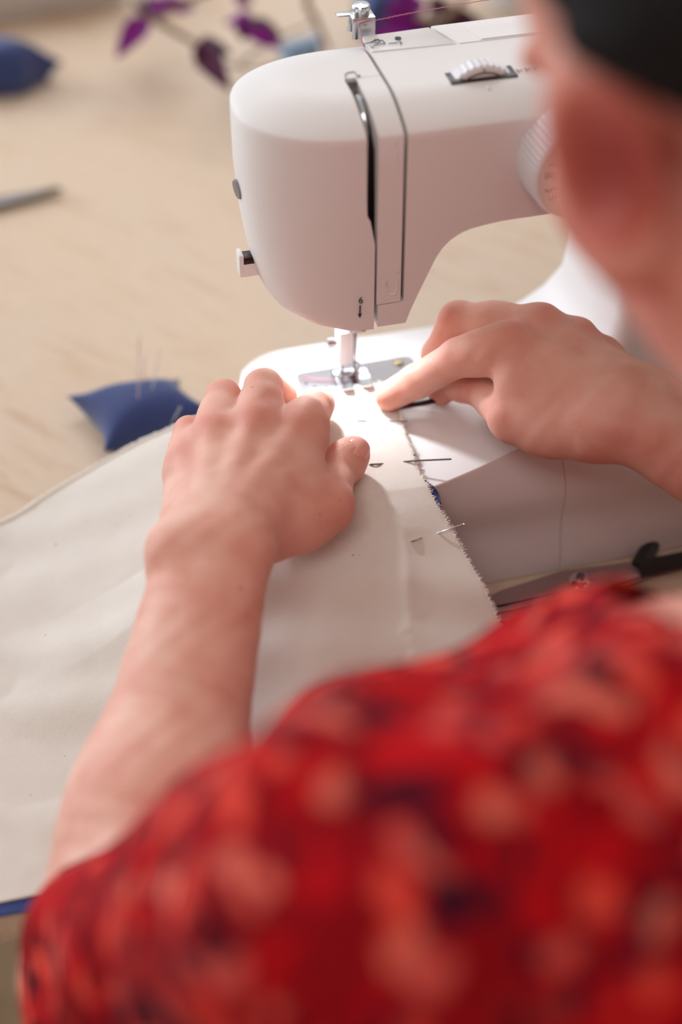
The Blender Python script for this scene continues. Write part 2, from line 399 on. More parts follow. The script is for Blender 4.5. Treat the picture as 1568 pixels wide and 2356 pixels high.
# main housing (arm)
def main_xr(z): return np.interp(z, [.1525, .160, .169, .180, .188, .193, .197, .200, .2015, .2026, .2034, .2038], [.0154, .018, .0217, .0265, .0300, .0333, .0372, .0424, .0469, .054, .0624, .08])
def main_ring(z, ins=0, zz=None, xr=None):
    zz = z if zz is None else zz; yf, yb = yfr(z), ybk(z); ym, bb = (yf+yb)/2, (yb-yf)/2-ins*.98
    xr = (main_xr(z) if xr is None else xr)-ins*.5; xl = .0008 if z < .1653 and zz == z else XM
    n = 10; fr = [(xl+(xr-xl)*i/n, ym-bb) for i in range(n+1)]
    bk = [(xr+(XM-xr)*i/n, ym+bb+.0035*max(0, (xr+(XM-xr)*i/n)-.02)/.09) for i in range(n+1)]
    return [(x, y, zz) for x, y in fr+bk+[(XM, min(YN, ym)), (xl, min(YN, ym))]]
mz = [.1525, .156, .160, .165, .1654, .169, .175, .180, .185, .188, .191, .193, .195, .197, .1985, .200, .2008, .2015, .2021, .2026, .2031, .2034, .2036]
R = .235
rings = [main_ring(z) for z in mz]+[main_ring(.2038, xr=.12), main_ring(.2040, xr=R)]+[main_ring(z, xr=R) for z in (.21, .225, .24, .252, .2545)]
rings += [main_ring(.2545, s, z, xr=R) for s, z in top[1:]]
MB().loft(rings).build('arm_housing', P_, sm, 28)
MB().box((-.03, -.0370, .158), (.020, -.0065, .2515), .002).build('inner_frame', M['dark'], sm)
# take-up lever in the slot
b = MB(); b.tube(spline([(-.0024, -.031, .235), (-.0024, -.035, .25), (-.0024, -.030, .2588), (-.0024, -.022, .2625), (-.0024, -.014, .2605)], 20), [.0014]*20, 8)
b.build('take_up_lever', M['chrome'], sm)
b = MB().box((-.0048, -.0095, .2642), (.0002, -.0058, .2652), .0002); b.build('slot_end', M['greyprint'], sm)
# recessed screw hole, thread cutter
pn = ony(559, 471, .0)
b = MB(); b.lathe([(.0001, .0012), (.0046, .0012), (.005, .0006), (.005, 0)], (-.0582, -.004, .2135), (-1, -.18, -.08), 24); b.build('screw_recess', M['greyprint'], sm)
c = V(-.0548, -.006, .1735)
MB().box((c[0]-.006, c[1]-.004, c[2]-.0075), (c[0]-.0035, c[1]+.004, c[2]+.0055), .0008).box((c[0]-.004, c[1]-.004, c[2]-.0075), (c[0]+.004, c[1]+.004, c[2]+.000), .0006).build('thread_cutter', P_, sm)
MB().box((c[0]-.0036, c[1]-.0036, c[2]-.0005), (c[0]+.003, c[1]+.0036, c[2]+.0035), .0003).build('cutter_blade', M['darksteel'], sm)
# lids on the top
def slab(b, poly, z0, z1, ins=.0006):
    c = sum(V(*p, 0) for p in poly)/len(poly)
    def r(z, k): return [V(p[0], p[1], z)+(c*V(1, 1, 0)-V(p[0], p[1], 0))/max(np.linalg.norm(c[:2]-V(*p)), 1e-6)*k for p in poly]
    return b.loft([r(z0, 0), r(z1-.0003, 0), r(z1, ins)])
b = MB(); slab(b, [(.0150, .0190), (.0575, .0172), (.0500, .0385), (.0150, .0365)], .263, .2651); b.build('bobbin_lid', P_, sm)
b = MB(); slab(b, [(.0588, .0172), (.2, .0172), (.2, .0425), (.0512, .0392)], .263, .2651); b.build('spool_lid', P_, sm)
b = MB(); slab(b, [(.0705, .0182), (.198, .0182), (.198, .0372), (.066, .0372), (.0665, .0345)], .2648, .2656); b.build('spool_cover', P_, sm)
# stitch length wheel
wc = V(.0588, -.0165, .2520)
b = MB().box((wc[0]-.0165, wc[1]-.0062, .2605), (wc[0]+.0165, wc[1]+.0050, .26515), .0003); b.build('wheel_slot', M['dark'], sm)
seg = 72; rr = [.0188*(1+.028*(1 if (k//1) % 2 else -1)) for k in range(seg)]
ring = lambda y, s: [V(wc[0]+rr[k]*s*math.cos(2*math.pi*k/seg), y, wc[2]+rr[k]*s*math.sin(2*math.pi*k/seg)) for k in range(seg)]
whl = MB().loft([ring(wc[1]-.0036, .93), ring(wc[1]-.003, .99), ring(wc[1]+.004, 1), ring(wc[1]+.0045, .96)]).build('stitch_length_wheel', M['knob'], sm, 20)
b = MB().lathe([(.0001, .0004), (.0168, .0004), (.0168, 0)], (wc[0], wc[1]-.0036, wc[2]), (0, -1, 0), 48); b.build('wheel_face', M['plastic2'], whl)
b = MB()
arc = [(wc[0]+.0153*math.cos(t), wc[1]-.0041, wc[2]+.0153*math.sin(t)) for t in np.linspace(1.05, 2.1, 14)]
b.tube(arc, .0003, 5); text_on(b, '0', .003, (wc[0]-.011, wc[1]-.0042, wc[2]+.0128), (1, 0, 0), (0, 0, 1)); text_on(b, '4', .003, (wc[0]+.011, wc[1]-.0042, wc[2]+.0128), (1, 0, 0), (0, 0, 1)); text_on(b, '2', .003, (wc[0], wc[1]-.0042, wc[2]+.0162), (1, 0, 0), (0, 0, 1))
b.build('wheel_print', M['print'], whl)
MB().box((wc[0]-.0008, wc[1]-.0125, .2626), (wc[0]+.0008, wc[1]-.0066, .2640), .0003).build('wheel_pointer', M['emboss'], sm)
# stitch selector dial
dc = V(.0945, -.047, .2357); seg = 120
rr = [1+.014*(1 if k % 2 else -1) for k in range(seg)]
def dring(y, r, kn): return [V(dc[0]+r*(rr[k] if kn else 1)*math.cos(2*math.pi*k/seg), y, dc[2]+r*(rr[k] if kn else 1)*math.sin(2*math.pi*k/seg)) for k in range(seg)]
dial = MB().loft([dring(-.0470, .0262, 0), dring(-.0485, .0262, 1), dring(-.0655, .0250, 1), dring(-.067, .0246, 0), dring(-.0680, .0236, 0)]).build('pattern_dial', M['knob'], sm, 20)
MB().lathe([(.0001, .0003), (.0232, .0003), (.0232, 0)], (dc[0], -.0680, dc[2]), (0, -1, 0), 64).build('dial_face', M['plastic2'], dial)
MB().lathe([(.0001, .004), (.0105, .004), (.0118, .003), (.0122, 0)], (dc[0], -.0680, dc[2]), (0, -1, 0), 48).build('dial_centre', M['knob'], dial)
b = MB()
def polar(r, t): return V(dc[0]+r*math.cos(t), -.0686, dc[2]+r*math.sin(t))
def mark(t0, pts, rad=.0004):
    er = V(math.cos(t0), 0, math.sin(t0)); et = V(-math.sin(t0), 0, math.cos(t0)); c0 = polar(.0175, t0)
    b.tube([c0+er*x*.001+et*y*.001 for x, y in pts], rad, 5)
zig = [(-3, -1), (-2, 1), (-1, -1), (0, 1), (1, -1), (2, 1), (3, -1)]
mark(3.75, zig, .00028); mark(4.35, zig, .00022); mark(4.95, [(x, y*.6) for x, y in zig], .00028); mark(5.6, zig, .0003); mark(0.1, zig, .0003); mark(.8, [(-3, 0), (3, 0)]); mark(1.5, zig, .0003); mark(2.1, [(x, y*.5) for x, y in zig], .0003)
mark(3.45, [(-3, .6), (-1.6, 1.0), (-.4, -.2), (.4, .9), (1.6, 1.0), (3, -.4)], .0005)
mark(3.08, [(-3, -1.3), (3, -1.3)], .0004); mark(3.08, [(-3, .4), (3, .4)], .0004); mark(3.08, [(-3, -1.3), (-3, .4)], .0003); mark(3.08, [(1, -1.3), (1, .4)], .0003)
mark(2.75, [(-3, -1), (-1, .8), (1, -.6), (3, .8)], .0003)
b.build('dial_print', M['print'], dial)
# printing on the housing
ex, ez = (1, 0, 0), (0, 0, 1)
p = ony(829, 691, -.0499); yq = -.0501
b = MB(); text_on(b, '6', .0052, (p[0], -.0502, p[2]), ex, ez)
p1, p2 = ony(828, 703, -.0502), ony(827, 727, -.0502)
b.tube([p1, p2], .00035, 6); b.add([p2+V(-.0010, 0, .0014), p2+V(.0010, 0, .0014), p2+V(0, 0, -.0012), p2+V(-.0010, -.0002, .0014), p2+V(.0010, -.0002, .0014), p2+V(0, -.0002, -.0012)], [(0, 1, 2), (3, 4, 5)])
b.build('number_mark', M['print'], sm)
b = MB(); text_on(b, '5', .0032, onz(826, 175, .2650), ex, (0, 1, 0))
b.tube([onz(*q, .2650) for q in ((797, 184), (793, 172), (800, 167), (815, 165), (822, 178))], .00025, 5); b.build('number_mark', M['greyprint'], sm)
b = MB(); text_on(b, '2', .0036, onz(921, 98, .2657), ex, (0, 1, 0)); b.tube([onz(893, 100, .2657), onz(915, 98, .2657)], .0002, 5)
b.tube([onz(*q, .2657) for q in ((838, 108), (837, 101), (850, 98), (860, 94), (868, 92), (880, 93), (886, 100), (860, 104), (857, 110), (852, 106))], .00022, 5)
b.tube([onz(*q, .2657) for q in ((855, 98), (862, 91), (870, 90), (874, 96), (868, 99), (861, 97))], .0002, 5); b.lathe([(.0001, .0002), (.0016, .0002), (.0016, 0)], onz(915, 88, .2655), (0, 0, 1), 16); b.build('threading_diagram', M['print'], sm)
b = MB(); ys = yfr(.2)-.0001
text_on(b, '4', .0040, ony(915, 624, ys-.0009), ex, ez)
b.tube(spline([ony(*q, ys-.0008) for q in ((913, 640), (913, 662), (909, 674), (900, 678), (891, 674), (887, 662), (886, 648))], 24), .00028, 5)
b.tube([ony(*q, ys-.0008) for q in ((882, 656), (886, 643), (891, 655))], .00028, 5)
b.build('number_mark', M['emboss'], sm)
b = MB(); text_on(b, '3', .0036, ony(911, 330, -.0480), ex, ez); b.tube([ony(912, 345, -.0482), ony(913, 372, -.0484)], .00025, 5); b.build('number_mark', M['emboss'], sm)
b = MB(); q0 = onz(1190, 163, .2652); 
for dx in (0, .004, .008): b.tube([q0+V(dx, -.002, 0), q0+V(dx, .002, 0)], .0002, 5).tube([q0+V(dx, 0, 0), q0+V(dx+.0024, 0, 0)], .0002, 5)
b.build('stitch_print', M['greyprint'], sm)
# thread guide bracket on the top back edge
gx, gy = .0165, .0440
gb = MB().box((gx-.0055, gy-.004, .262), (gx+.0062, gy-.0030, .2725), .0003).box((gx-.0055, gy-.004, .2717), (gx+.0062, gy+.0062, .2727), .0003).box((gx-.0118, gy+.0015, .2717), (gx-.005, gy+.0062, .2727), .0003).box((gx-.0055, gy+.0052, .262), (gx+.0062, gy+.0062, .2727), .0003).build('thread_guide', M['bracket'], sm)
b = MB().lathe([(.0042, 0), (.0044, .0008), (.0040, .001), (.0043, .0016), (.0045, .0042), (.0040, .0050), (.0001, .0054)], (gx, gy+.001, .2727), (0, 0, 1), 28); b.build('guide_screw', M['chrome'], gb)
# column and base
zc = [.0795, .086, .095, .11, .13, .16, .19, .206]
def col_ring(z):
    f = .022*max(0, 1-(z-.0795)/.045)**2.2; x0, x1, y0, y1 = .139-f*1.6, .232, -.046-f*.3, .044+f*.2; r = .012; out = []
    for cx, cy, t0 in ((x1-r, y1-r, 0), (x0+r, y1-r, 1), (x0+r, y0+r, 2), (x1-r, y0+r, 3)):
        for k in range(6):
            t = (t0+k/5)*math.pi/2; out.append((cx+r*math.cos(t), cy+r*math.sin(t), z))
    return out
MB().loft([col_ring(z) for z in zc]).build('column', P_, sm, 30)
def bed_front(x): return np.interp(x, [-.07, -.02, .0, .0214, .0464, .0771, .10, .14, .235], [-.0965, -.0985, -.0975, -.0954, -.0878, -.0765, -.0690, -.0610, -.0560])
fz = [(0, -.0965, 0), (.002, -.0975, 0), (.012, -.0960, 0), (.024, -.0925, 0), (.033, -.0908, 0), (.040, -.0912, .02), (.050, -.0935, .08), (.058, -.0945, .16), (.066, -.0950, .38), (.073, -.0953, .66), (.078, -.0955, .92), (.0795, -.0955, 1)]
def base_ring(z, y, k, xa, xb, left, ins=0):
    n = 26; xs = np.linspace(xa, xb, n)
    fr = [(x, (1-k)*y+k*bed_front(x)+ins) for x in xs]
    bk = [(x, .0405-ins) for x in xs[::-1]]
    pts = fr+bk
    if left:   # rounded free end
        r = .034; out = []
        for x, yy in pts:
            d = xa+r-x
            if d > 0:
                t = math.asin(min(d/r, 1)); yy2 = (yy+r*(1-math.cos(t))) if yy < -.03 else (yy-r*(1-math.cos(t)))
                out.append((x, yy2))
            else: out.append((x, yy))
        pts = out
    return [(x, yy, z) for x, yy in pts]
XSEAM = .0967
xs_l = .0635
b = MB(); b.loft([base_ring(z, y, k, -.0632+(.001 if z < .02 else 0), XSEAM-.0002, 1) for z, y, k in fz]+[base_ring(.080, -.0955, 1, -.0626, XSEAM-.0002, 1, .0006)])
b.build('extension_table', P_, sm, 32)
b = MB(); b.loft([base_ring(z, y, k, XSEAM+.0002, .238, 0) for z, y, k in fz]+[base_ring(.080, -.0955, 1, XSEAM+.0002, .2375, 0, .0006)])
b.build('base', P_, sm, 32)
MB().lathe([(.0001, .03), (.028, .03), (.03, .027), (.03, 0)], (.235, 0, .19), (1, 0, 0), 40).build('hand_wheel', M['knob'], sm)
# needle plate
def rrect(x0, x1, y0, y1, r, n=5):
    out = []
    for cx, cy, t0 in ((x1-r, y1-r, 0), (x0+r, y1-r, 1), (x0+r, y0+r, 2), (x1-r, y0+r, 3)):
        for k in range(n): t = (t0+k/(n-1))*math.pi/2; out.append((cx+r*math.cos(t), cy+r*math.sin(t)))
    return out
pl = MB().loft([[(x, y, z) for x, y in rrect(-.0285+i, .0400-i, -.030+i, .0150-i, .004)] for z, i in ((.0795, 0), (.0806, 0), (.0809, .0003))]).build('needle_plate', M['steel'], sm)
b = MB().lathe([(.0032, 0), (.0032, .0006), (.0026, .0010), (.0001, .0011)], (.0310, .0095, .0808), (0, 0, 1), 24); b.build('plate_screw', M['brass'], pl)
b = MB(); [b.box((-.0045+.0022*k, -.008, .0806), (-.0033+.0022*k, .007, .0812), .0002) for k in range(4)]; b.build('feed_dog', M['darksteel'], pl)
b = MB(); [b.lathe([(.0001, .0001), (.0009, .0001), (.0009, 0)], (x, y, .0809), (0, 0, 1), 12) for x, y in ((-.0245, .004), (-.0205, .0), (-.0225, -.004))]; b.build('plate_holes', M['darksteel'], pl)
b = MB(); e0 = onz(1048, 903, .0802); b.tube([e0+V(.0034*math.cos(t), .0046*math.sin(t), 0) for t in np.linspace(0, 2*math.pi, 25)], .00025, 5); b.build('bed_mark', M['greyprint'], sm)
# lamp under the head
lx, ly, lz = -.024, .016, .1505
b = MB().lathe([(.0001, -.0012), (.005, -.001), (.0075, 0), (.0075, .003)], (lx, ly, lz), (0, 0, 1), 24); b.build('lamp_lens', M['lens'], sm)
L = bpy.data.lights.new('machine_lamp', 'AREA'); L.shape = 'DISK'; L.size = .012; L.energy = .17; L.color = (.86, .94, 1); L.spread = math.radians(115)
lo = bpy.data.objects.new('machine_lamp', L); COL.objects.link(lo); lo.location = (lx, ly, lz-.0018)
lo.rotation_euler = (Vector((-.004, -.032, .08))-Vector(lo.location)).to_track_quat('-Z', 'Y').to_euler()
# needle bar, presser bar, foot
nx, ny = .0022, -.0015
pb = MB().lathe([(.0036, 0), (.0036, .07)], (-.0005, .0085, .0965), (0, 0, 1), 24).build('presser_bar', M['satin'], sm)
MB().box((-.0055, .0035, .0885), (.0045, .0125, .112), .0014).build('foot_holder', M['satin'], pb)
MB().tube([(-.0055, .008, .1035), (-.0075, .008, .1035)], [.0022]*2, 12).tube([(-.0075, .008, .1035), (-.0112, .008, .1035)], .0031, 14).build('holder_screw', M['chrome'], pb)
nb_ = MB().lathe([(.0030, 0), (.0030, .045)], (nx, ny, .118), (0, 0, 1), 20).build('needle_bar', M['chrome'], sm)
MB().box((nx-.0040, ny-.004, .117), (nx+.0055, ny+.004, .126), .0010).box((nx+.0025, ny-.0055, .1205), (nx+.0040, ny+.0035, .1445), .0003).build('needle_clamp', M['steel'], nb_)
MB().tube([(nx+.005, ny, .1215), (nx+.010, ny, .1215)], .0024, 14).build('clamp_screw', M['chrome'], nb_)
MB().tube([(nx, ny, .119), (nx, ny, .104), (nx, ny, .0835), (nx, ny, .0805)], [.0010, .0009, .0005, .0001], 8).build('needle', M['pinsteel'], nb_)
MB().box((nx-.004, ny-.0035, .1525), (nx+.0065, ny-.0005, .1535), .0003).build('bar_thread_guide', M['chrome'], nb_)
# zigzag foot: sole with two curled toes
pf = MB()
for s in (-1, 1):
    x0, x1 = (.0026, .0108) if s > 0 else (-.0084, -.0002)
    rows = []
    for y, z, k in ((.010, .0828, 1), (.002, .0826, 1), (-.004, .0826, 1), (-.0085, .0832, .95), (-.012, .0846, .8), (-.0145, .0866, .55)):
        c = (x0+x1)/2+s*.0006*(1-k); hw = (x1-x0)/2*k
        rows.append([(c-hw, y, z), (c+hw, y, z), (c+hw, y, z+.0012), (c-hw, y, z+.0012)])
    pf.loft(rows)
pf.box((-.0084, .001, .0826), (.0108, .010, .0842), .0003)
pf = pf.build('presser_foot', M['chrome'], sm)
MB().box((-.0045, .0035, .0838), (-.0028, .0095, .0905), .0003).box((.0048, .0035, .0838), (.0065, .0095, .0905), .0003).tube([(-.0045, .0065, .0885), (.0065, .0065, .0885)], .0009, 8).build('foot_bracket', M['chrome'], pf)
# upper thread and spool (the spool sits on the top lid, behind the head)
sp = V(.165, .030, .2655)
b = MB().tube([sp, sp+V(0, 0, .042)], .002, 10); b.build('spool_pin', M['knob'], sm)
spl = MB().lathe([(.0025, .001), (.011, .001), (.011, .003), (.0085, .0035), (.0085, .030), (.011, .0305), (.011, .0325), (.0025, .0325)], sp, (0, 0, 1), 28).build('thread_spool', M['thread'])
tag(spl, 'pink thread spool on the machine top behind the head', 'spool')
th = MB(); g = V(gx-.002, gy-.0045, .2702)
path = spline([sp+V(-.0085, 0, .020), (.10, .0405, .2760), (.045, .0402, .2728), g+V(.008, -.0006, .0012)], 60)
path = [p+V(0, 0, .00012*math.sin(i*2.1)) for i, p in enumerate(path)]
th.tube(path, .00022, 5); th.tube([g+V(.008, -.0006, .0012), g], .00022, 5); th.tube(spline([g, (.0146, .0365, .2668), (.0133, .030, .2648), (.0133, .018, .2630)], 10), .00022, 5)
fz_ = []
for k in range(60):
    p = path[3+k*56//60]; d = RNG.normal(0, 1, 3)*.0009; th.tube([p, p+d*.5+V(0, 0, .0003), p+d], .00005, 3)
o = th.build('upper_thread', M['thread'], sm); th = MB()
th.tube(spline([(-.0285, .0085, .0814), (-.018, .0045, .0817), (-.008, .0015, .0818), (nx, ny, .0830)], 14), .0002, 5)
th.build('thread_tail', M['thread'], sm); th = MB()
th.tube(spline([(-.0250, .0105, .0814), (-.016, .005, .0816), (-.006, .0035, .0818), (nx, ny, .0825)], 14), .00018, 5)
th.build('thread_tail', M['thread'], sm)

# ================================================================== FABRIC
def bed_dist(x, y):
    cx, cy, hx, hy, r = .1235, -.0285, .1865, .0695, .034
    qx, qy = np.abs(x-cx)-hx+r, np.abs(y-cy)-hy+r
    return np.sqrt(np.maximum(qx, 0)**2+np.maximum(qy, 0)**2)+np.minimum(np.maximum(qx, qy), 0)-r
FOLD = [(onz(800, 1118, .083)), onz(850, 1225, .06), onz(915, 1370, .035), onz(925, 1500, .012), onz(930, 1640, .006)]
def seg_d(x, y, A, B):
    ax, ay = A[:2]; bx, by = B[0]-ax, B[1]-ay; t = np.clip(((x-ax)*bx+(y-ay)*by)/(bx*bx+by*by), 0, 1)
    d = np.hypot(x-ax-t*bx, y-ay-t*by); s = np.sign((x-ax)*by-(y-ay)*bx); return d, s
def height(x, y, fold=True):
    x, y = np.asarray(x, float), np.asarray(y, float)
    d = bed_dist(x, y); fr = np.clip((-.07-y)/.04, 0, 1)
    fr2 = np.clip((x+.17)/.14, 0, 1); fr2 = fr2*fr2*(3-2*fr2); L = .150*(1-fr)+(.160*(1-fr2)+.36*fr2)*fr; e = 1.6*(1-fr)+(1.4*(1-fr2)+1.0*fr2)*fr
    t = np.clip(d/L, 0, 1); k = np.where(d > 0, (1-t)**e, 1)
    z = .0815*k
    if fold:
        best = np.full(x.shape, 9.); sg = np.zeros(x.shape)
        for A, B in zip(FOLD[:-1], FOLD[1:]):
            dd, s = seg_d(x, y, A, B); m = dd < best; best = np.where(m, dd, best); sg = np.where(m, s, sg)
        amp = np.clip((-.085-y)/.03, 0, 1)
        wr = np.where(sg > 0, .010, .016)
        z = z+amp*.0060*np.exp(-best/wr)
        a2 = np.clip(d/.03, 0, 1)
        z = z+a2*(.0009*np.sin(x*34+y*120+1.2*np.sin(y*30+x*20))+.0006*np.sin(x*50-y*75+2*np.sin(x*25))+.0004*np.sin(x*60+y*190))
        z = z+(1-a2)*.0003*np.sin(x*140+y*90)
    return np.maximum(z, 0)+.0022
def onfab(px, py):
    d = dirpx(px, py)
    for t in np.linspace(.55, 1.1, 1600):
        p = CAM+d*t
        if p[2] <= height(p[0], p[1]): return p
    return p
top_px = [(884, 884), (872, 880), (850, 886), (790, 893), (735, 897), (700, 905), (640, 922), (560, 940), (470, 958), (400, 985), (320, 1020), (230, 1070), (110, 1140), (0, 1205)]
Tp = [onfab(*q)[:2] for q in top_px]
dl = Tp[-1]-Tp[-3]; dl /= np.linalg.norm(dl); Tp += [Tp[-1]+dl*.08, Tp[-1]+dl*.18]
right_px = [(884, 884), (905, 915), (917, 940), (926, 985), (946, 1035), (958, 1075), (984, 1120), (1002, 1160), (1030, 1205), (1060, 1262), (1090, 1315), (1120, 1372), (1150, 1440), (1185, 1520)]
Rp = [onfab(*q)[:2] for q in right_px]
Rp += [V(Rp[-1][0]+.006, -.205), V(Rp[-1][0]+.008, -.2345)]
def resample(P, n):
    P = np.array(spline([(*p, 0) for p in P], 400))[:, :2]; s = np.r_[0, np.cumsum(np.linalg.norm(np.diff(P, axis=0), axis=1))]
    q = np.linspace(0, s[-1], n); return np.stack([np.interp(q, s, P[:, 0]), np.interp(q, s, P[:, 1])], 1)
NU, NV = 230, 220
T_, R_ = resample(Tp, NU), resample(Rp, NV)
Bx = np.linspace(R_[-1, 0], -.40, NU); B_ = np.stack([Bx, np.full(NU, -.2345)], 1)
L_ = np.stack([np.linspace(T_[-1, 0], B_[-1, 0], NV), np.linspace(T_[-1, 1], B_[-1, 1], NV)], 1)
u = np.linspace(0, 1, NU)[None, :, None]; v = np.linspace(0, 1, NV)[:, None, None]
def coons(T, Rr, B, Lf):
    return ((1-v)*T[None]+v*B[None]+(1-u)*Rr[:, None]+u*Lf[:, None]-((1-u)*(1-v)*T[0]+u*(1-v)*T[-1]+(1-u)*v*B[0]+u*v*B[-1]))
G = coons(T_, R_, B_, L_)
def sheet(name, G, dz, thick, mat, label, cat):
    nv, nu = G.shape[:2]; Z = height(G[..., 0], G[..., 1])+dz
    top_ = np.concatenate([G, Z[..., None]], 2).reshape(-1, 3); bot = top_-V(0, 0, thick); n0 = nv*nu
    i, j = np.meshgrid(np.arange(nv-1), np.arange(nu-1), indexing='ij'); a = (i*nu+j).ravel()
    F = np.stack([a, a+nu, a+nu+1, a+1], 1); Fb = F[:, ::-1]+n0; side = []
    ring = [*range(nu)]+[k*nu+nu-1 for k in range(1, nv)]+[(nv-1)*nu+k for k in range(nu-2, -1, -1)]+[k*nu for k in range(nv-2, 0, -1)]
    for p, q in zip(ring, ring[1:]+ring[:1]): side.append((p, q, q+n0, p+n0))
    me = fast_mesh(name, np.concatenate([top_, bot]), np.concatenate([F, Fb, np.array(side)]))
    uv = me.uv_layers.new(name='UVMap'); li = np.empty(len(me.loops), np.int32); me.loops.foreach_get('vertex_index', li)
    co = np.concatenate([G.reshape(-1, 2)]*2)
    # follow the grain of the right edge
    ang = math.atan2(*(R_[150]-R_[0])[::-1])+math.pi/2; ca, sa = math.cos(-ang), math.sin(-ang)
    uvc = np.stack([co[:, 0]*ca-co[:, 1]*sa, co[:, 0]*sa+co[:, 1]*ca], 1)
    uv.data.foreach_set('uv', uvc[li].astype(np.float32).ravel())
    me.materials.append(mat); o = bpy.data.objects.new(name, me); COL.objects.link(o); return tag(o, label, cat)
calico = sheet('calico_panel', G, 0, .0006, M['calico'], 'cream calico panel with frayed edges under the left hand', 'fabric')
Rn = np.stack([-(np.gradient(R_[:, 1])), np.gradient(R_[:, 0])], 1); Rn /= np.linalg.norm(Rn, axis=1)[:, None]; Rn *= np.sign(Rn[:, :1]+1e-9)
sR = np.linspace(0, 1, NV); i_hit = np.array([np.argmin(np.linalg.norm(R_-onfab(*q)[:2], axis=1)) for q in ((940, 1040), (990, 1128))])/NV
wd = -.0034+.0058*np.exp(-((sR-i_hit[1])/.055)**2)+.0026*np.exp(-((sR-i_hit[0])/.05)**2)
R2 = R_+Rn*wd[:, None]; T2 = T_+V(0, -.0025); T2[0] = R2[0]; B2 = B_+V(0, -.0075); B2[0] = R2[-1]; R2[-1] = B2[0]
L2 = np.stack([np.linspace(T2[-1, 0], B2[-1, 0], NV), np.linspace(T2[-1, 1], B2[-1, 1], NV)], 1)
sheet('blue_panel', coons(T2, R2, B2, L2), -.0009, .0005, M['bluecloth'], 'blue cotton panel peeking out beneath the cream calico', 'fabric')
# frayed threads
def fray(E, inward, n, lmin, lmax, rad, lift=0):
    b = MB(); s = np.linspace(0, len(E)-1.001, n)
    for q in s:
        k = int(q); p = E[k]*(1-q+k)+E[k+1]*(q-k); t = E[min(k+2, len(E)-1)]-E[max(k-1, 0)]; t /= np.linalg.norm(t)
        nn = V(-t[1], t[0]); nn = nn if nn@inward < 0 else -nn
        ln = RNG.uniform(lmin, lmax); a = RNG.normal(0, .5); d = nn*math.cos(a)+t*math.sin(a); c = RNG.normal(0, .3)
        pts = []
        for m in range(4):
            f = m/3; xy = p-nn*.0004+d*ln*f+t*c*ln*f*f; pts.append((*xy, float(height(*(p-nn*.0004)))+lift+RNG.uniform(-.0002, .0006)*f*1.5))
        b.tube(pts, [rad, rad, rad*.8, rad*.4], 4)
    return b
fr = fray(R_[6:], V(-1, 0), 700, .0006, .0028, .00020).build('frayed_threads', M['fray'], calico); fr['kind'] = 'stuff'
fr = fray(T_, V(0, -1), 700, .0008, .0030, .00028).build('frayed_threads', M['fray'], calico); fr['kind'] = 'stuff'
# selvedge thread along the far edge
b = MB(); pts = [(x, y, float(height(x, y))+.0007+.0003*math.sin(i*1.7)) for i, (x, y) in enumerate(resample(T_[60:]+V(0, .0004), 260))]
b.tube(pts, [RNG.uniform(.0005, .0013) for i in range(260)], 6); b.build('rolled_edge', M['fray'], calico)

# ------------------------------------------------------------------ pins
def pin_path(px0, px1, px2, px3, z): return None
def pin(name, pts, r, mat, label, head=None, group=None):
    b = MB(); pts = [V(*p) for p in pts]; pts = spline(pts, 25); tip = pts[0]+(pts[1]-pts[0])*.6; pts = [pts[0], tip]+pts[1:]; n = len(pts); b.tube(pts, [r*.15, r*.7]+[r]*(n-2), 8)
    o = b.build(name, mat); tag(o, label, 'pin', group)
    if head: MB().lathe([(.0001, -head*.3), (head, -head*.2), (head, head*.4), (.0001, head*.6)], pts[-1], V(*pts[-1])-V(*pts[-2]), 10).build('head', mat, o)
    return o
def fpin(pxs, lifts, **k): 
    pts = []
    for q, l in zip(pxs, lifts):
        p = onfab(*q); d = dirpx(*q); pts.append(p-d*(l/abs(d[2])))
    return pts
pin('straight_pin', fpin([(818, 968), (834, 968), (850, 968), (868, 968.5), (889, 969), (905, 969), (934, 969)], [.0004, .0007, -.0006, -.0014, -.0006, .0012, .0024]), .00032, M['pinsteel'], 'thin straight pin in the calico nearest the presser foot', .0006)
pin('sewing_needle', fpin([(848, 1069), (866, 1068), (886, 1067), (905, 1065), (926, 1063), (960, 1060), (1038, 1056.5)], [.0004, .0008, -.0006, -.0016, -.0004, .0018, .0045]), .00048, M['pinsteel'], 'long dark needle pinning the calico beside the left thumb')
pin('straight_pin', fpin([(943, 1246), (958, 1242), (975, 1237), (988, 1232), (1001, 1228), (1030, 1218), (1066, 1206)], [.0003, .0007, -.0006, -.0014, -.0004, .0022, .0045]), .00048, M['chrome'], 'pale pin puckering the calico edge nearest the red shirt', .0007)
# dark awl under the right index finger
aw = [onz(905, 936, .0855), onz(960, 929, .0862), onz(1030, 917, .0868)]
b = MB(); b.tube([aw[0]-(aw[1]-aw[0])*.12, aw[0], aw[1], aw[2]], [.0006, .0013, .0015, .0015], 10)
tag(b.build('bodkin', M['darksteel']), 'dark metal bodkin held flat under the right index finger', 'bodkin')

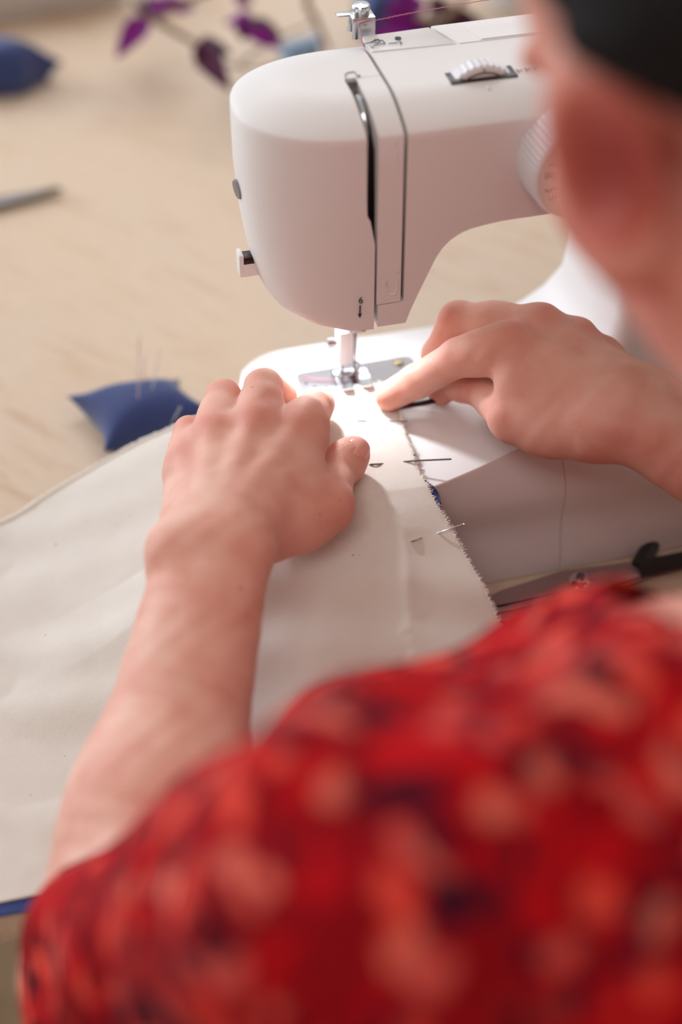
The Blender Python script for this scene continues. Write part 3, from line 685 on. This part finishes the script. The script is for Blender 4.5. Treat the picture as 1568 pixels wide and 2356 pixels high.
# ------------------------------------------------------------------ pin cushions
def cushion(C4, h, label, z0=.0):
    "C4: four corner points (xy) in order"
    n = 33; A, Bq, Cq, D = [V(*c) for c in C4]; vs = []
    for side in (1, -1):
        for i in range(n):
            for j in range(n):
                uu, vv = i/(n-1), j/(n-1); s, t = 2*uu-1, 2*vv-1
                pin_ = .22
                s2 = s*(1-pin_*(1-t*t)*s*s); t2 = t*(1-pin_*(1-s*s)*t*t)
                uu, vv = (s2+1)/2, (t2+1)/2
                p = A*(1-uu)*(1-vv)+Bq*uu*(1-vv)+Cq*uu*vv+D*(1-uu)*vv
                f = ((1-abs(s)**2.6)*(1-abs(t)**2.6))**.62
                wr = 1+.10*math.sin(s*6+t*4)*(abs(s)**2)
                z = z0+h*.32+.004*(s*s*t*t)+(h*.68*f*wr if side > 0 else -h*.32*min(1, f*2.2)*1.0-.004*(s*s*t*t)*0)
                vs.append((p[0], p[1], max(z, z0+.0003)))
    F = []
    for sd in (0, 1):
        for i in range(n-1):
            for j in range(n-1):
                a = sd*n*n+i*n+j; F.append((a, a+1, a+n+1, a+n))
    me = bpy.data.meshes.new('pin_cushion'); me.from_pydata(vs, [], F)
    b = bmesh.new(); b.from_mesh(me); bmesh.ops.remove_doubles(b, verts=b.verts, dist=.0004); b.to_mesh(me); b.free()
    o = link('pin_cushion', me, M['felt'], None, None); tag(o, label, 'pin cushion')
    ring = [A+(Bq-A)*k/1 for k in range(1)]
    return o
zz = .012
cn = cushion([onz(150, 912, zz)[:2], onz(238, 1043, zz)[:2], onz(505, 950, zz)[:2], onz(412, 856, zz+.006)[:2]], .028, 'blue felt pin cushion with pins behind the left hand')
for (p0, p1, lab, z0) in (((318, 905), (320, 778), 'tallest upright pin in the near blue cushion', .030), ((352, 885), (368, 806), 'leaning pin near the back of the near blue cushion', .030), ((395, 975), (414, 938), 'short tilted pin in front of the near blue cushion', .028), ((330, 870), (332, 822), 'short upright pin beside the tallest in the cushion', .030)):
    a = onz(*p0, z0); d = (a-CAM)@FW; dpt = at(*p1, d-.002)
    pin('straight_pin', [a+(a-dpt)*.25, a, (a+dpt)/2, dpt], .00035, M['chrome'], lab, .0009)
cushion([onz(-60, 108, .012)[:2], onz(-70, 215, .012)[:2], onz(60, 208, .006)[:2], onz(150, 158, .010)[:2]], .040, 'blue cushion cut off by the left picture edge')
cushion([onz(810, 20, .012)[:2], onz(830, 75, .012)[:2], onz(960, 60, .012)[:2], onz(930, -5, .012)[:2]], .040, 'blue cushion behind the chrome thread guide')

# pale blue reel of thread behind the machine
c = onz(690, 112, .011); ax = V(.9, .25, 0)
rl = MB().lathe([(.003, -.016), (.010, -.016), (.010, -.0145), (.0085, -.014), (.0092, 0), (.0085, .014), (.010, .0145), (.010, .016), (.003, .016)], (c[0], c[1], .0102), ax, 28).build('thread_reel', M['paleblue'])
tag(rl, 'pale blue thread reel lying behind the white machine head', 'thread reel')

# ------------------------------------------------------------------ white tray in the far corner
q0, q1 = onz(-30, 66, 0), onz(292, 14, 0)
dx = (q1-q0)[:2]; dx /= np.linalg.norm(dx); dy = V(-dx[1], dx[0]); L0 = .32; c0 = q1[:2]+dx*.012
def tp(a, b_, z): return (*(c0-dx*a+dy*b_), z)
def trr(i, z): return [tp(.16+x, .075+y, z) for x, y in rrect(-.16+i, .16-i, -.075+i, .075-i, .018, 7)]
tr = MB().loft([trr(.010, .0), trr(.008, .003), trr(.001, .042), trr(0, .046), trr(.003, .046), trr(.005, .042), trr(.012, .005), trr(.03, .0045)]).build('tray', M['tray'])
tag(tr, 'white tray in the far left corner of the table', 'tray')

# ------------------------------------------------------------------ scissors
def shears(name, label, tip, piv, hnd, mat, hmat, zb=.002, wd_=.011, screw=True, mirror=1):
    "tip, pivot and handle end on the table (xy)"
    t, p, h = V(*tip), V(*piv), V(*hnd); e = empty(name, (*p, 0)); tag(e, label, 'scissors')
    ax = (t-p)/np.linalg.norm(t-p); nn = V(-ax[1], ax[0])*mirror; L1 = np.linalg.norm(t-p); hb = (h-p)/np.linalg.norm(h-p); L2 = np.linalg.norm(h-p)
    for k, s in ((0, 1), (1, -1)):
        z0 = zb+.0026*k; open_ = .02*s
        a2 = ax*math.cos(open_)+nn*math.sin(open_); n2 = V(-a2[1], a2[0])*mirror
        out = [(-.012, -.008), (-.004, -.0095), (.004, -.0092), (.0045, -.0065), (L1*.5, -.0062), (L1, -.0008), (L1, .0008), (L1*.5, wd_*.55), (.004, wd_*.72), (-.042, .006), (-.042, -.004)]
        def r(z, i): return [(*(p+a2*(x if x < L1 else x-i)+n2*s*(y-(i if y > 0 else -i))), z) for x, y in out]
        bl = MB().loft([r(z0, 0), r(z0+.0014, 0), r(z0+.0024, .0022)]).build('blade', mat, e, 25)
        hd = hb*math.cos(.22*s)-V(-hb[1], hb[0])*mirror*math.sin(.22*s)*-1; hp = p+hd*(L2-.025)
        hn = V(-hd[1], hd[0])
        bar = spline([(*(p-a2*.036), z0+.0012), (*(p+hd*L2*.5), z0+.003), (*(hp-hd*.018), .006)], 10)
        b = MB().tube(bar, [.0052, .0052, .005, .0048, .0045, .0045, .0045, .0045, .0048, .005], 10)
        loop = [(*(hp+hd*.020*math.cos(q)+hn*.014*math.sin(q)), .006) for q in np.linspace(0, 2*math.pi, 33)]
        b.tube(loop, .0045, 10); b.build('handle', hmat, e)
    if screw:
        s = MB().lathe([(.0062, 0), (.0066, .001), (.0060, .003), (.0045, .0048), (.0001, .0054)], (*p, zb+.0048), (0, 0, 1), 28).build('pivot_screw', M['chrome'], e)
        MB().lathe([(.0026, 0), (.0026, .0012), (.0001, .0014)], (*p, zb+.0100), (0, 0, 1), 16).build('screw_pin', M['steel'], s)
    return e
shears('shears', 'steel shears with chrome pivot lying before the machine base', onz(1010, 1440, .003)[:2], onz(1332, 1345, .006)[:2], (.245, -.078), M['shearsteel'], M['handle'], wd_=.018)
shears('scissors', 'grey scissors with only the tip in at the left', onz(143, 441, .002)[:2], onz(-150, 500, .002)[:2], onz(-420, 560, .002)[:2], M['steel'], M['handle'], wd_=.012)

# ------------------------------------------------------------------ purple plant
pt = empty('trailing_plant', (*onz(1215, -15, 0)[:2], 0))
tag(pt, 'purple leaved trailing plant in a white pot behind the machine', 'plant')
pc = onz(1215, -15, 0)
MB().lathe([(.0001, 0), (.045, 0), (.050, .01), (.062, .10), (.065, .104), (.061, .104), (.055, .09), (.0001, .088)], pc, (0, 0, 1), 40).build('pot', M['pot'], pt)
MB().lathe([(.0001, .006), (.03, .003), (.054, 0)], pc+V(0, 0, .089), (0, 0, 1), 24).build('soil', M['soil'], pt)
def leaf(base, tip, width, mat, nrm=(0, 0, 1), curl=.15):
    base, tip = V(*base), V(*tip); d = tip-base; Ln = np.linalg.norm(d); d /= Ln; s = np.cross(d, V(*nrm)); s /= np.linalg.norm(s); up = np.cross(s, d)
    n, m = 12, 4; rows = []
    for i in range(n+1):
        f = i/n; wv = width*(math.sin(math.pi*min(1, f**.75*.98+.02)))**.8*(1-.15*f)+.0004; row = []
        for j in range(-m, m+1): row.append(base+d*Ln*f+s*wv*j/m+up*(abs(j/m)*wv*.45-curl*Ln*f*f))
        rows.append(row+[p-up*.0006 for p in row[::-1]])
    MB().loft(rows).build('leaf', mat, pt, None)
def pxd(x, y, z): return onz(x, y, z)
def stem(pts, r): MB().tube(spline(pts, 24), [r*(1-.4*i/23) for i in range(24)], 8).build('stem', M['stem'], pt)
so = pc+V(-.03, -.01, .09)
stem([so, pxd(1010, -40, .10), pxd(700, -50, .10), pxd(520, -30, .085), pxd(400, 20, .07), pxd(365, 48, .065)], .0032)
stem([pxd(340, 35, .065), pxd(400, 72, .055), pxd(470, 112, .045)], .0034)
stem([pxd(470, 112, .045), pxd(515, 145, .045), pxd(545, 150, .05), pxd(600, 110, .05), pxd(700, 60, .065), pxd(735, 45, .07)], .0014)
stem([so, pxd(900, -60, .13), pxd(740, -60, .10), pxd(705, 0, .07), pxd(725, 45, .05), pxd(755, 115, .02)], .0040)
stem([pxd(545, 150, .045), pxd(590, 160, .035), pxd(640, 150, .03)], .0014)
stem([so, pxd(1050, 20, .09), pxd(940, 40, .06), pxd(880, 60, .05)], .003)
lp, ldk, lg = M['leafp'], M['leafd'], M['leafg']
for a, b_, wd_, mt, nr in (((335, 45), (272, 118), .0085, lp, (0, -.6, .8)), ((335, 45), (315, -30), .0090, ldk, (.3, -.4, .9)), ((350, 45), (365, -40), .0080, ldk, (.5, -.4, .8)), ((370, 25), (455, 2), .0085, lp, (0, -.6, .8)), ((345, 40), (430, -35), .008, lp, (0, -.3, .9)),
                           ((462, 92), (512, 192), .0100, ldk, (-.5, -.6, .6)), ((470, 110), (535, 120), .0065, lg, (0, -.5, .8)), ((475, 105), (455, 150), .006, ldk, (0, -.5, .8)),
                           ((580, 55), (508, 40), .0060, lp, (0, -.6, .8)), ((565, 75), (598, 25), .0110, lp, (0, -.8, .6)), ((570, 60), (650, 78), .0075, lg, (0, -.6, .8)), ((570, 75), (650, 105), .0075, lp, (.2, -.6, .8)), ((565, 60), (560, 90), .008, ldk, (0, -.6, .8)),
                           ((880, 60), (1010, 70), .016, lp, (0, -.6, .8)), ((940, 20), (905, 70), .014, lp, (0, -.6, .8)), ((960, -10), (920, 30), .012, lp, (0, -.6, .8)), ((980, 60), (1050, 60), .012, lg, (0, -.6, .8)), ((1000, 50), (1060, -10), .014, ldk, (0, -.5, .8)), ((1030, 70), (1120, 30), .013, ldk, (0, -.5, .8)), ((540, -10), (580, 10), .007, lp, (0, -.5, .8)), ((880, 70), (870, 105), .010, lp, (0, -.6, .8))):
    leaf(pxd(*a, .062), pxd(*b_, .055), wd_*1.2, mt, nr)

# ================================================================== PERSON
def hj(lst): return [onz(x, y, z) for x, y, z in lst]
HL = dict(wrist=(492, 1275, .118), mcp=[(690, 1003, .1185), (590, 985, .123), (495, 1008, .119), (432, 1080, .110)],
          index=[(702, 962, .1190), (722, 940, .1070), (736, 932, .0945)],
          middle=[(606, 893, .1225), (642, 912, .1035), (644, 942, .0890)],
          ring=[(514, 915, .1175), (541, 938, .0985), (536, 972, .0850)],
          pinky=[(437, 995, .1090), (459, 1006, .0920), (456, 1036, .0790)],
          thumb=[(615, 1215, .1040), (755, 1165, .1010), (772, 1085, .0945), (811, 1042, .0955)])
HR = dict(wrist=(1445, 950, .125), mcp=[(1165, 795, .140), (1240, 752, .140), (1320, 785, .131), (1385, 830, .120)],
          index=[(1055, 822, .126), (960, 877, .1035), (896, 911, .0905)],
          middle=[(1052, 735, .130), (1008, 815, .108), (1014, 902, .0885)],
          ring=[(1195, 790, .118), (1150, 850, .102), (1190, 880, .095)],
          pinky=[(1290, 845, .108), (1245, 880, .097), (1290, 900, .092)],
          thumb=[(1350, 985, .118), (1180, 962, .1130), (1100, 888, .1035), (1035, 868, .0960)])
RADS = dict(index=(.0108, .0100, .0092, .0083), middle=(.0108, .0098, .0088, .0076), ring=(.0102, .0091, .0082, .0071), pinky=(.0092, .0081, .0073, .0062))
def hand_sdf(H, elbow, shoulder, wr=.0215, side=1):
    W = onz(*H['wrist']); MC = hj(H['mcp']); TH = hj(H['thumb'])
    across = MC[3]-MC[0]; across /= np.linalg.norm(across); fdir = (MC[1]+MC[2])/2-W; fdir /= np.linalg.norm(fdir); dors = np.cross(across, fdir); dors *= np.sign(dors[2])
    E = V(*elbow); S = V(*shoulder); fa = W-E; fa /= np.linalg.norm(fa)
    wa = across-fa*(across@fa); wa /= np.linalg.norm(wa)
    prims = []
    def f(P):
        d = cap(P, E+(W-E)*.30, W+wa*.0075, .0335, wr*.86)
        d = smin(d, cap(P, E+(W-E)*.30, W-wa*.0075, .0325, wr*.86), .012)
        d = smin(d, cap(P, E, E+(W-E)*.35, .0380, .0365), .02)
        d = smin(d, cap(P, S, E, .0430, .0390), .02)
        W2 = W+fdir*.004
        for i, m in enumerate(MC):      # metacarpals
            s0 = W2+across*(-.0095+.0064*i)
            d = smin(d, cap(P, s0, m-dors*.0028, .0145, .0112 if i < 3 else .0102), .014)
        # flesh under the palm
        d = smin(d, cap(P, W+fdir*.012-dors*.006, (MC[1]+MC[2])/2-fdir*.016-dors*.009, .016, .012), .012)
        d = smin(d, cap(P, W2+across*.014-dors*.006, MC[3]-dors*.010-fdir*.014, .0135, .010), .012)
        # thumb base
        d = smin(d, cap(P, TH[0], TH[1], .0165, .0125), .016)
        d = smin(d, cap(P, (TH[0]+TH[1])/2-dors*.003, MC[0]-fdir*.018-dors*.008, .0125, .010), .014)
        for m in MC: d = smin(d, ell(P, m+dors*.0020, (.0078,)*3), .012)
        fg = None
        for i, nme in enumerate(('index', 'middle', 'ring', 'pinky')):
            J = [MC[i]]+hj(H[nme]); r = RADS[nme]
            q = cap(P, J[0]-dors*.002, J[1], r[0], r[1]); q = smin(q, cap(P, J[1], J[2], r[1]*.99, r[2]), .003); q = smin(q, cap(P, J[2], J[3], r[2], r[3]), .003)
            mid = (J[0]+J[1])/2-dors*.0008; q = smin(q, ell(P, mid, (r[0]*.92,)*3), .010)
            fg = q if fg is None else smin(fg, q, .0012)
        d = smin(d, fg, .007)
        q = cap(P, TH[1], TH[2], .0112, .0098); q = smin(q, cap(P, TH[2], TH[2]+(TH[3]-TH[2])*.55, .0100, .0107), .004); q = smin(q, cap(P, TH[2]+(TH[3]-TH[2])*.5, TH[3], .0107, .0089), .004)
        d = smin(d, q, .005)
        # tendons and wrist bone
        for i, m in enumerate(MC):
            d = smin(d, cap(P, W+across*(-.006+.004*i)+dors*(wr*.62), m+dors*.0085, .0022, .0022), .007)
        d = smin(d, ell(P, W+wa*.017+dors*.010-fa*.006, (.0085,)*3), .012)
        # wrinkles over the knuckles and skin unevenness
        x = P*V(1, 1, 1)
        d = d+.00022*np.sin(x[:, 0]*310+2*np.sin(x[:, 1]*140))*np.sin(x[:, 1]*270+x[:, 2]*190)
        return d
    blush_shade = []  # natural redness over knuckles and fingertips
    for i, nme in enumerate(('index', 'middle', 'ring', 'pinky')):
        J = [MC[i]]+hj(H[nme]); blush_shade += [(J[0]+dors*.008, .013, .55), (J[1], .010, .55), (J[3], .011, .6)]
    blush_shade += [(TH[1], .016, .6), (TH[3], .012, .5), (TH[2], .010, .4)]
    return f, dict(W=W, MC=MC, TH=TH, across=across, fdir=fdir, dors=dors, blush_shade=blush_shade)

SHL, SHR = V(-.106, -.408, .220), V(.220, -.416, .220)
ELL, ELR = V(-0.1737, -0.3060, 0.0456), V(.295, -.275, .05)
fL, IL = hand_sdf(HL, ELL, SHL+(ELL-SHL)*.35)
fR, IR = hand_sdf(HR, ELR, SHR+(ELR-SHR)*.35)
def arm_mesh(f, I, E, S, h):
    pts = np.array([I['W'], E, E+(S-E)*.65, *I['MC'], *I['TH']]); return nets(f, pts.min(0)-.075, pts.max(0)+.075, h)
# head frame
cx = .069
hf = V(-.05, .79, -.60); hf /= np.linalg.norm(hf); hu = V(-.19, .58, .80); hu -= hf*(hu@hf); hu /= np.linalg.norm(hu); hr = np.cross(hf, hu)
HC = V(cx-.005, -.262, .398); RH = np.stack([hr, hf, hu])
def hp(x, f_, u_): return HC+hr*x+hf*f_+hu*u_
NK0, NK1 = V(cx+.010, -.380, .250), V(cx+.004, -.312, .340)
def skull(P): return ell(P, hp(0, -.008, .022), (.0745, .094, .086), RH)
def head_sdf(P):
    d = skull(P)
    d = smin(d, ell(P, hp(0, .035, -.045), (.057, .052, .062), RH), .03)
    d = smin(d, cap(P, hp(-.050, .005, -.055), hp(-.014, .074, -.088), .017, .015), .025)
    d = smin(d, cap(P, hp(.050, .005, -.055), hp(.014, .074, -.088), .017, .015), .025)
    d = smin(d, ell(P, hp(0, .078, -.090), (.018,)*3), .02)
    for s in (-1, 1):
        d = smin(d, ell(P, hp(s*.042, .055, -.030), (.021,)*3), .025)
        d = smax(d, -ell(P, hp(s*.032, .092, .004), (.016, .012, .012), RH), .012)
        d = smin(d, ell(P, hp(s*.032, .076, .002), (.0125,)*3), .003)
        d = smin(d, cap(P, hp(s*.014, .090, .018), hp(s*.046, .078, .020), .007, .006), .01)
        ec = hp(s*.0765, -.008, -.020); Re = np.stack([hr*s*.94-hf*.34, hf*.94+hr*s*.34, hu])
        ear = ell(P, ec, (.0052, .020, .033), Re); ear = smin(ear, ell(P, hp(s*.076, .002, -.046), (.006, .009, .011), RH), .01)
        ear = smax(ear, -ell(P, ec+(hr*s*.94-hf*.34)*.006+hf*.002, (.005, .010, .018), Re), .004)
        d = smin(d, ear, .006)
    d = smin(d, cap(P, hp(0, .090, .008), hp(0, .112, -.034), .007, .0115), .012)
    d = smin(d, cap(P, hp(-.010, .100, -.038), hp(.010, .100, -.038), .007, .007), .006)
    d = smin(d, cap(P, hp(-.016, .092, -.060), hp(.016, .092, -.060), .0055, .0055), .006)
    d = smin(d, cap(P, hp(-.013, .091, -.070), hp(.013, .091, -.070), .0065, .0065), .005)
    return d
def torso_sdf(P, arms=True):
    d = cap(P, (cx-.055, -.412, .125), (cx+.055, -.412, .125), .098, .100)
    d = smin(d, cap(P, SHL+V(.015, 0, 0), SHR-V(.015, 0, 0), .046, .046), .06)
    d = smin(d, cap(P, (cx-.03, -.398, .202), (cx+.03, -.398, .202), .048, .048), .05)
    d = smin(d, cap(P, (-.076, -.338, .152), (.020, -.346, .180), .046, .046), .04); d = smin(d, cap(P, (.19, -.350, .152), (.10, -.356, .172), .044, .044), .04)
    for s in (-1, 1): d = smin(d, ell(P, (cx+s*.068, -.328, .085), (.058, .05, .055)), .04)
    d = smin(d, cap(P, (cx-.04, -.455, -.02), (cx+.04, -.455, -.02), .092, .092), .09)
    d = smin(d, cap(P, (cx-.065, -.515, -.17), (cx+.065, -.515, -.17), .115, .115), .09)
    if arms:
        d = smin(d, cap(P, SHL, SHL+(ELL-SHL)*.75, .052, .042), .04); d = smin(d, cap(P, SHR, SHR+(ELR-SHR)*.75, .052, .042), .04)
    return d
def body_sdf(P):
    d = torso_sdf(P)
    for s, SH in ((-1, SHL), (1, SHR)): d = smin(d, cap(P, NK0+V(s*.02, -.022, -.006), SH+V(-s*.02, -.012, .006), .030, .024), .05)
    d = smin(d, cap(P, NK0, NK1, .055, .050), .03)
    return smin(d, head_sdf(P), .03)
vL, qL = arm_mesh(fL, IL, ELL, SHL, .00125); vR, qR = arm_mesh(fR, IR, ELR, SHR, .00125)
vB, qB = nets(body_sdf, (-.24, -.66, -.31), (.38, -.10, .53), .0036)
me = fast_mesh('person', np.concatenate([vL, vR, vB]), np.concatenate([qL, qR+len(vL), qB+len(vL)+len(vR)]))
allv = np.concatenate([vL, vR, vB]); bl = np.zeros(len(allv))
nb0 = len(vL)+len(vR)
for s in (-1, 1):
    bl[nb0:] = np.maximum(bl[nb0:], .66*np.exp(-(((allv[nb0:]-hp(s*.065, .02, -.04))**2).sum(1))/.075**2)); bl[nb0:] = np.maximum(bl[nb0:], .45)  # shade painted into the skin: cheeks strongest, a floor over head and neck
for I in (IL, IR):
    for c, r, a in I['blush_shade']: bl = np.maximum(bl, a*np.exp(-(((allv-c)**2).sum(1))/(r*r)))
for s in (-1, 1): bl = np.maximum(bl, 1.0*np.exp(-(((allv-hp(s*.084, -.014, -.022))**2).sum(1))/.036**2)*(np.arange(len(allv)) >= len(vL)+len(vR)))  # ear shade and backlit red painted into the skin colour
at_ = me.attributes.new('blush_shade', 'FLOAT', 'POINT'); at_.data.foreach_set('value', bl.astype(np.float32))
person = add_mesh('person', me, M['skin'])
tag(person, 'person with dark hair in a red floral shirt bending over the sewing machine', 'person')
# fingernails
def nail(tip, prev, nd, w_, l_):
    ax = V(*tip)-V(*prev); ax /= np.linalg.norm(ax); nd = nd-ax*(nd@ax); nd /= np.linalg.norm(nd); s = np.cross(ax, nd); rows = []
    for i in range(9):
        f = i/8; hw = w_*(min(1, (.30+1.6*f)) if f < .5 else math.sqrt(max(.12, 1-((f-.5)/.56)**2*.75))); r = []
        for j in range(-4, 5): r.append(V(*tip)+ax*(l_*(f-.64))+s*hw*j/4+nd*(-.35*hw*(j/4)**2+.0003-.0012*f*f))
        rows.append(r+[p-nd*.0008 for p in r[::-1]])
    return MB().loft(rows)
T = IL['TH']; dd = T[3]-T[2]; dd /= np.linalg.norm(dd)
toc = CAM-T[3]; toc /= np.linalg.norm(toc); ndl = toc*.95+V(.26, 0, .10); ndl -= dd*(ndl@dd); ndl /= np.linalg.norm(ndl)
nail(T[3]+ndl*.0106, T[2]+ndl*.0126, ndl, .0063, .0135).build('thumb_nail', M['nail'], person, None)
for I, H in ((IL, HL), (IR, HR)):
    for i, nme in enumerate(('index', 'middle', 'ring', 'pinky')):
        J = [I['MC'][i]]+hj(H[nme]); pl_ = np.cross(J[1]-J[0], J[3]-J[1]); ax = J[3]-J[2]; nd = np.cross(ax, pl_); nd /= np.linalg.norm(nd)+1e-9
        if nd@(J[1]-(J[0]+J[3])/2) < 0: nd = -nd
        r = RADS[nme]; nail(J[3]+nd*(r[3]*.98), J[2]+nd*(r[2]*.98), nd, r[3]*.62, .010).build('fingernail', M['nail'], person, None)
# hair
def hair_sdf(P):
    q = (P-HC)@RH.T; fx, uz = q[:, 1], q[:, 2]
    st = .0012*np.sin(q[:, 0]*420+8*np.sin(q[:, 2]*30))+.0016*np.sin(q[:, 2]*160+q[:, 0]*120)
    d = np.minimum(ell(P, hp(0, -.010, .024), (.082, .100, .094), RH), 9)
    d = smin(d, ell(P, hp(0, -.058, -.028), (.050, .040, .055), RH), .03)
    d = smax(d, fx*.80-uz*.60+.018, .008)
    d = smin(d, ell(P, hp(0, -.118, .055), (.040,)*3), .012)
    return d+st
vh, qh = nets(hair_sdf, HC-.19, HC+.19, .0036)
add_mesh('hair', fast_mesh('hair', vh, qh), M['hair'], person)
# shirt: a surface outside the torso and upper arms, cut at the hems
udL, udR = (ELL-SHL)/np.linalg.norm(ELL-SHL), (ELR-SHR)/np.linalg.norm(ELR-SHR)
def shirt_sdf(P):
    d = torso_sdf(P, False)-.008
    for S, E, s in ((SHL, ELL, -1), (SHR, ELR, 1)):
        d = smin(d, cap(P, S, E+(E-S)*.02, .055, .0465), .03)
        d = smin(d, cap(P, NK0+V(s*.045, -.026, -.020), S+V(-s*.02, -.010, .008), .030, .030), .05)
    w_ = .0022*np.sin(P[:, 0]*70+P[:, 2]*50+2*np.sin(P[:, 1]*40))+.0012*np.sin(P[:, 1]*130+P[:, 0]*60)
    return d+w_
vs_, qs_ = nets(shirt_sdf, (-.30, -.70, -.30), (.42, -.17, .36), .0045)
def cutmask(c):
    k = np.ones(len(c), bool)
    for S, E, nrm in ((SHL, ELL, V(-.30, .62, -.72)), (SHR, ELR, V(.42, .52, -.74))):
        nrm = nrm/np.linalg.norm(nrm); near = np.linalg.norm(c-E, axis=1) < .12
        k &= ~(near & (((c-(E-(E-S)/np.linalg.norm(E-S)*.006))@nrm) > 0))
    k &= ~(cap(c, NK0+V(-.004, .03, 0), NK1, .078, .072) < 0)
    k &= c[:, 2] > -.26
    return k
cen = vs_[qs_].mean(1); qs_ = qs_[cutmask(cen)]
me = fast_mesh('shirt', vs_, qs_); b = bmesh.new(); b.from_mesh(me); bmesh.ops.delete(b, geom=[v for v in b.verts if not v.link_faces], context='VERTS')
for _ in range(4): bmesh.ops.smooth_vert(b, verts=[v for v in b.verts if v.is_boundary], factor=.5, use_axis_x=True, use_axis_y=True, use_axis_z=True)
b.to_mesh(me); b.free()
shirt = add_mesh('shirt', me, M['shirt'], person)
sd = shirt.modifiers.new('thickness', 'SOLIDIFY'); sd.thickness = .0014; sd.offset = 0
# trousers, shoes, stool below the table
KL, KR = V(-.06, -.13, -.22), V(.19, -.13, -.22)
def leg_sdf(P):
    d = cap(P, (cx-.065, -.515, -.19), (cx+.065, -.515, -.19), .125, .125)
    for K, x in ((KL, cx-.08), (KR, cx+.08)):
        d = smin(d, cap(P, (x, -.50, -.20), K, .088, .062), .04); d = smin(d, cap(P, K, (K[0], -.10, -.66), .062, .046), .02)
    return d
vt, qt = nets(leg_sdf, (-.22, -.70, -.74), (.36, .0, .0), .007)
k = vt[qt].mean(1)[:, 2] > -.655; add_mesh('trousers', fast_mesh('trousers', vt, qt[k]), M['trousers'], person)
for K in (KL, KR):
    b = MB(); rings = []
    for y, w_, h_ in ((-.165, .010, .02), (-.15, .030, .06), (-.11, .036, .085), (-.05, .038, .06), (.02, .042, .045), (.07, .034, .034), (.088, .012, .02)):
        rings.append([(K[0]+w_*math.cos(t), y, FLOOR_Z+.001+h_*.5+h_*.5*math.sin(t)) for t in np.linspace(0, 2*math.pi, 17)[:-1]])
    b.loft(rings).build('shoe', M['shoe'], person, 60)
st_ = empty('stool', (cx, -.56, FLOOR_Z)); tag(st_, 'wooden stool under the person in the red shirt', 'stool')
MB().lathe([(.0001, 0), (.165, 0), (.17, .006), (.17, .026), (.16, .032), (.0001, .032)], (cx, -.55, -.345), (0, 0, 1), 40).build('seat', M['edge'], st_)
for sx in (-1, 1):
    for sy in (-1, 1): MB().tube([(cx+sx*.10, -.55+sy*.10, -.345), (cx+sx*.15, -.55+sy*.15, FLOOR_Z)], [.016, .012], 12).build('leg', M['edge'], st_)
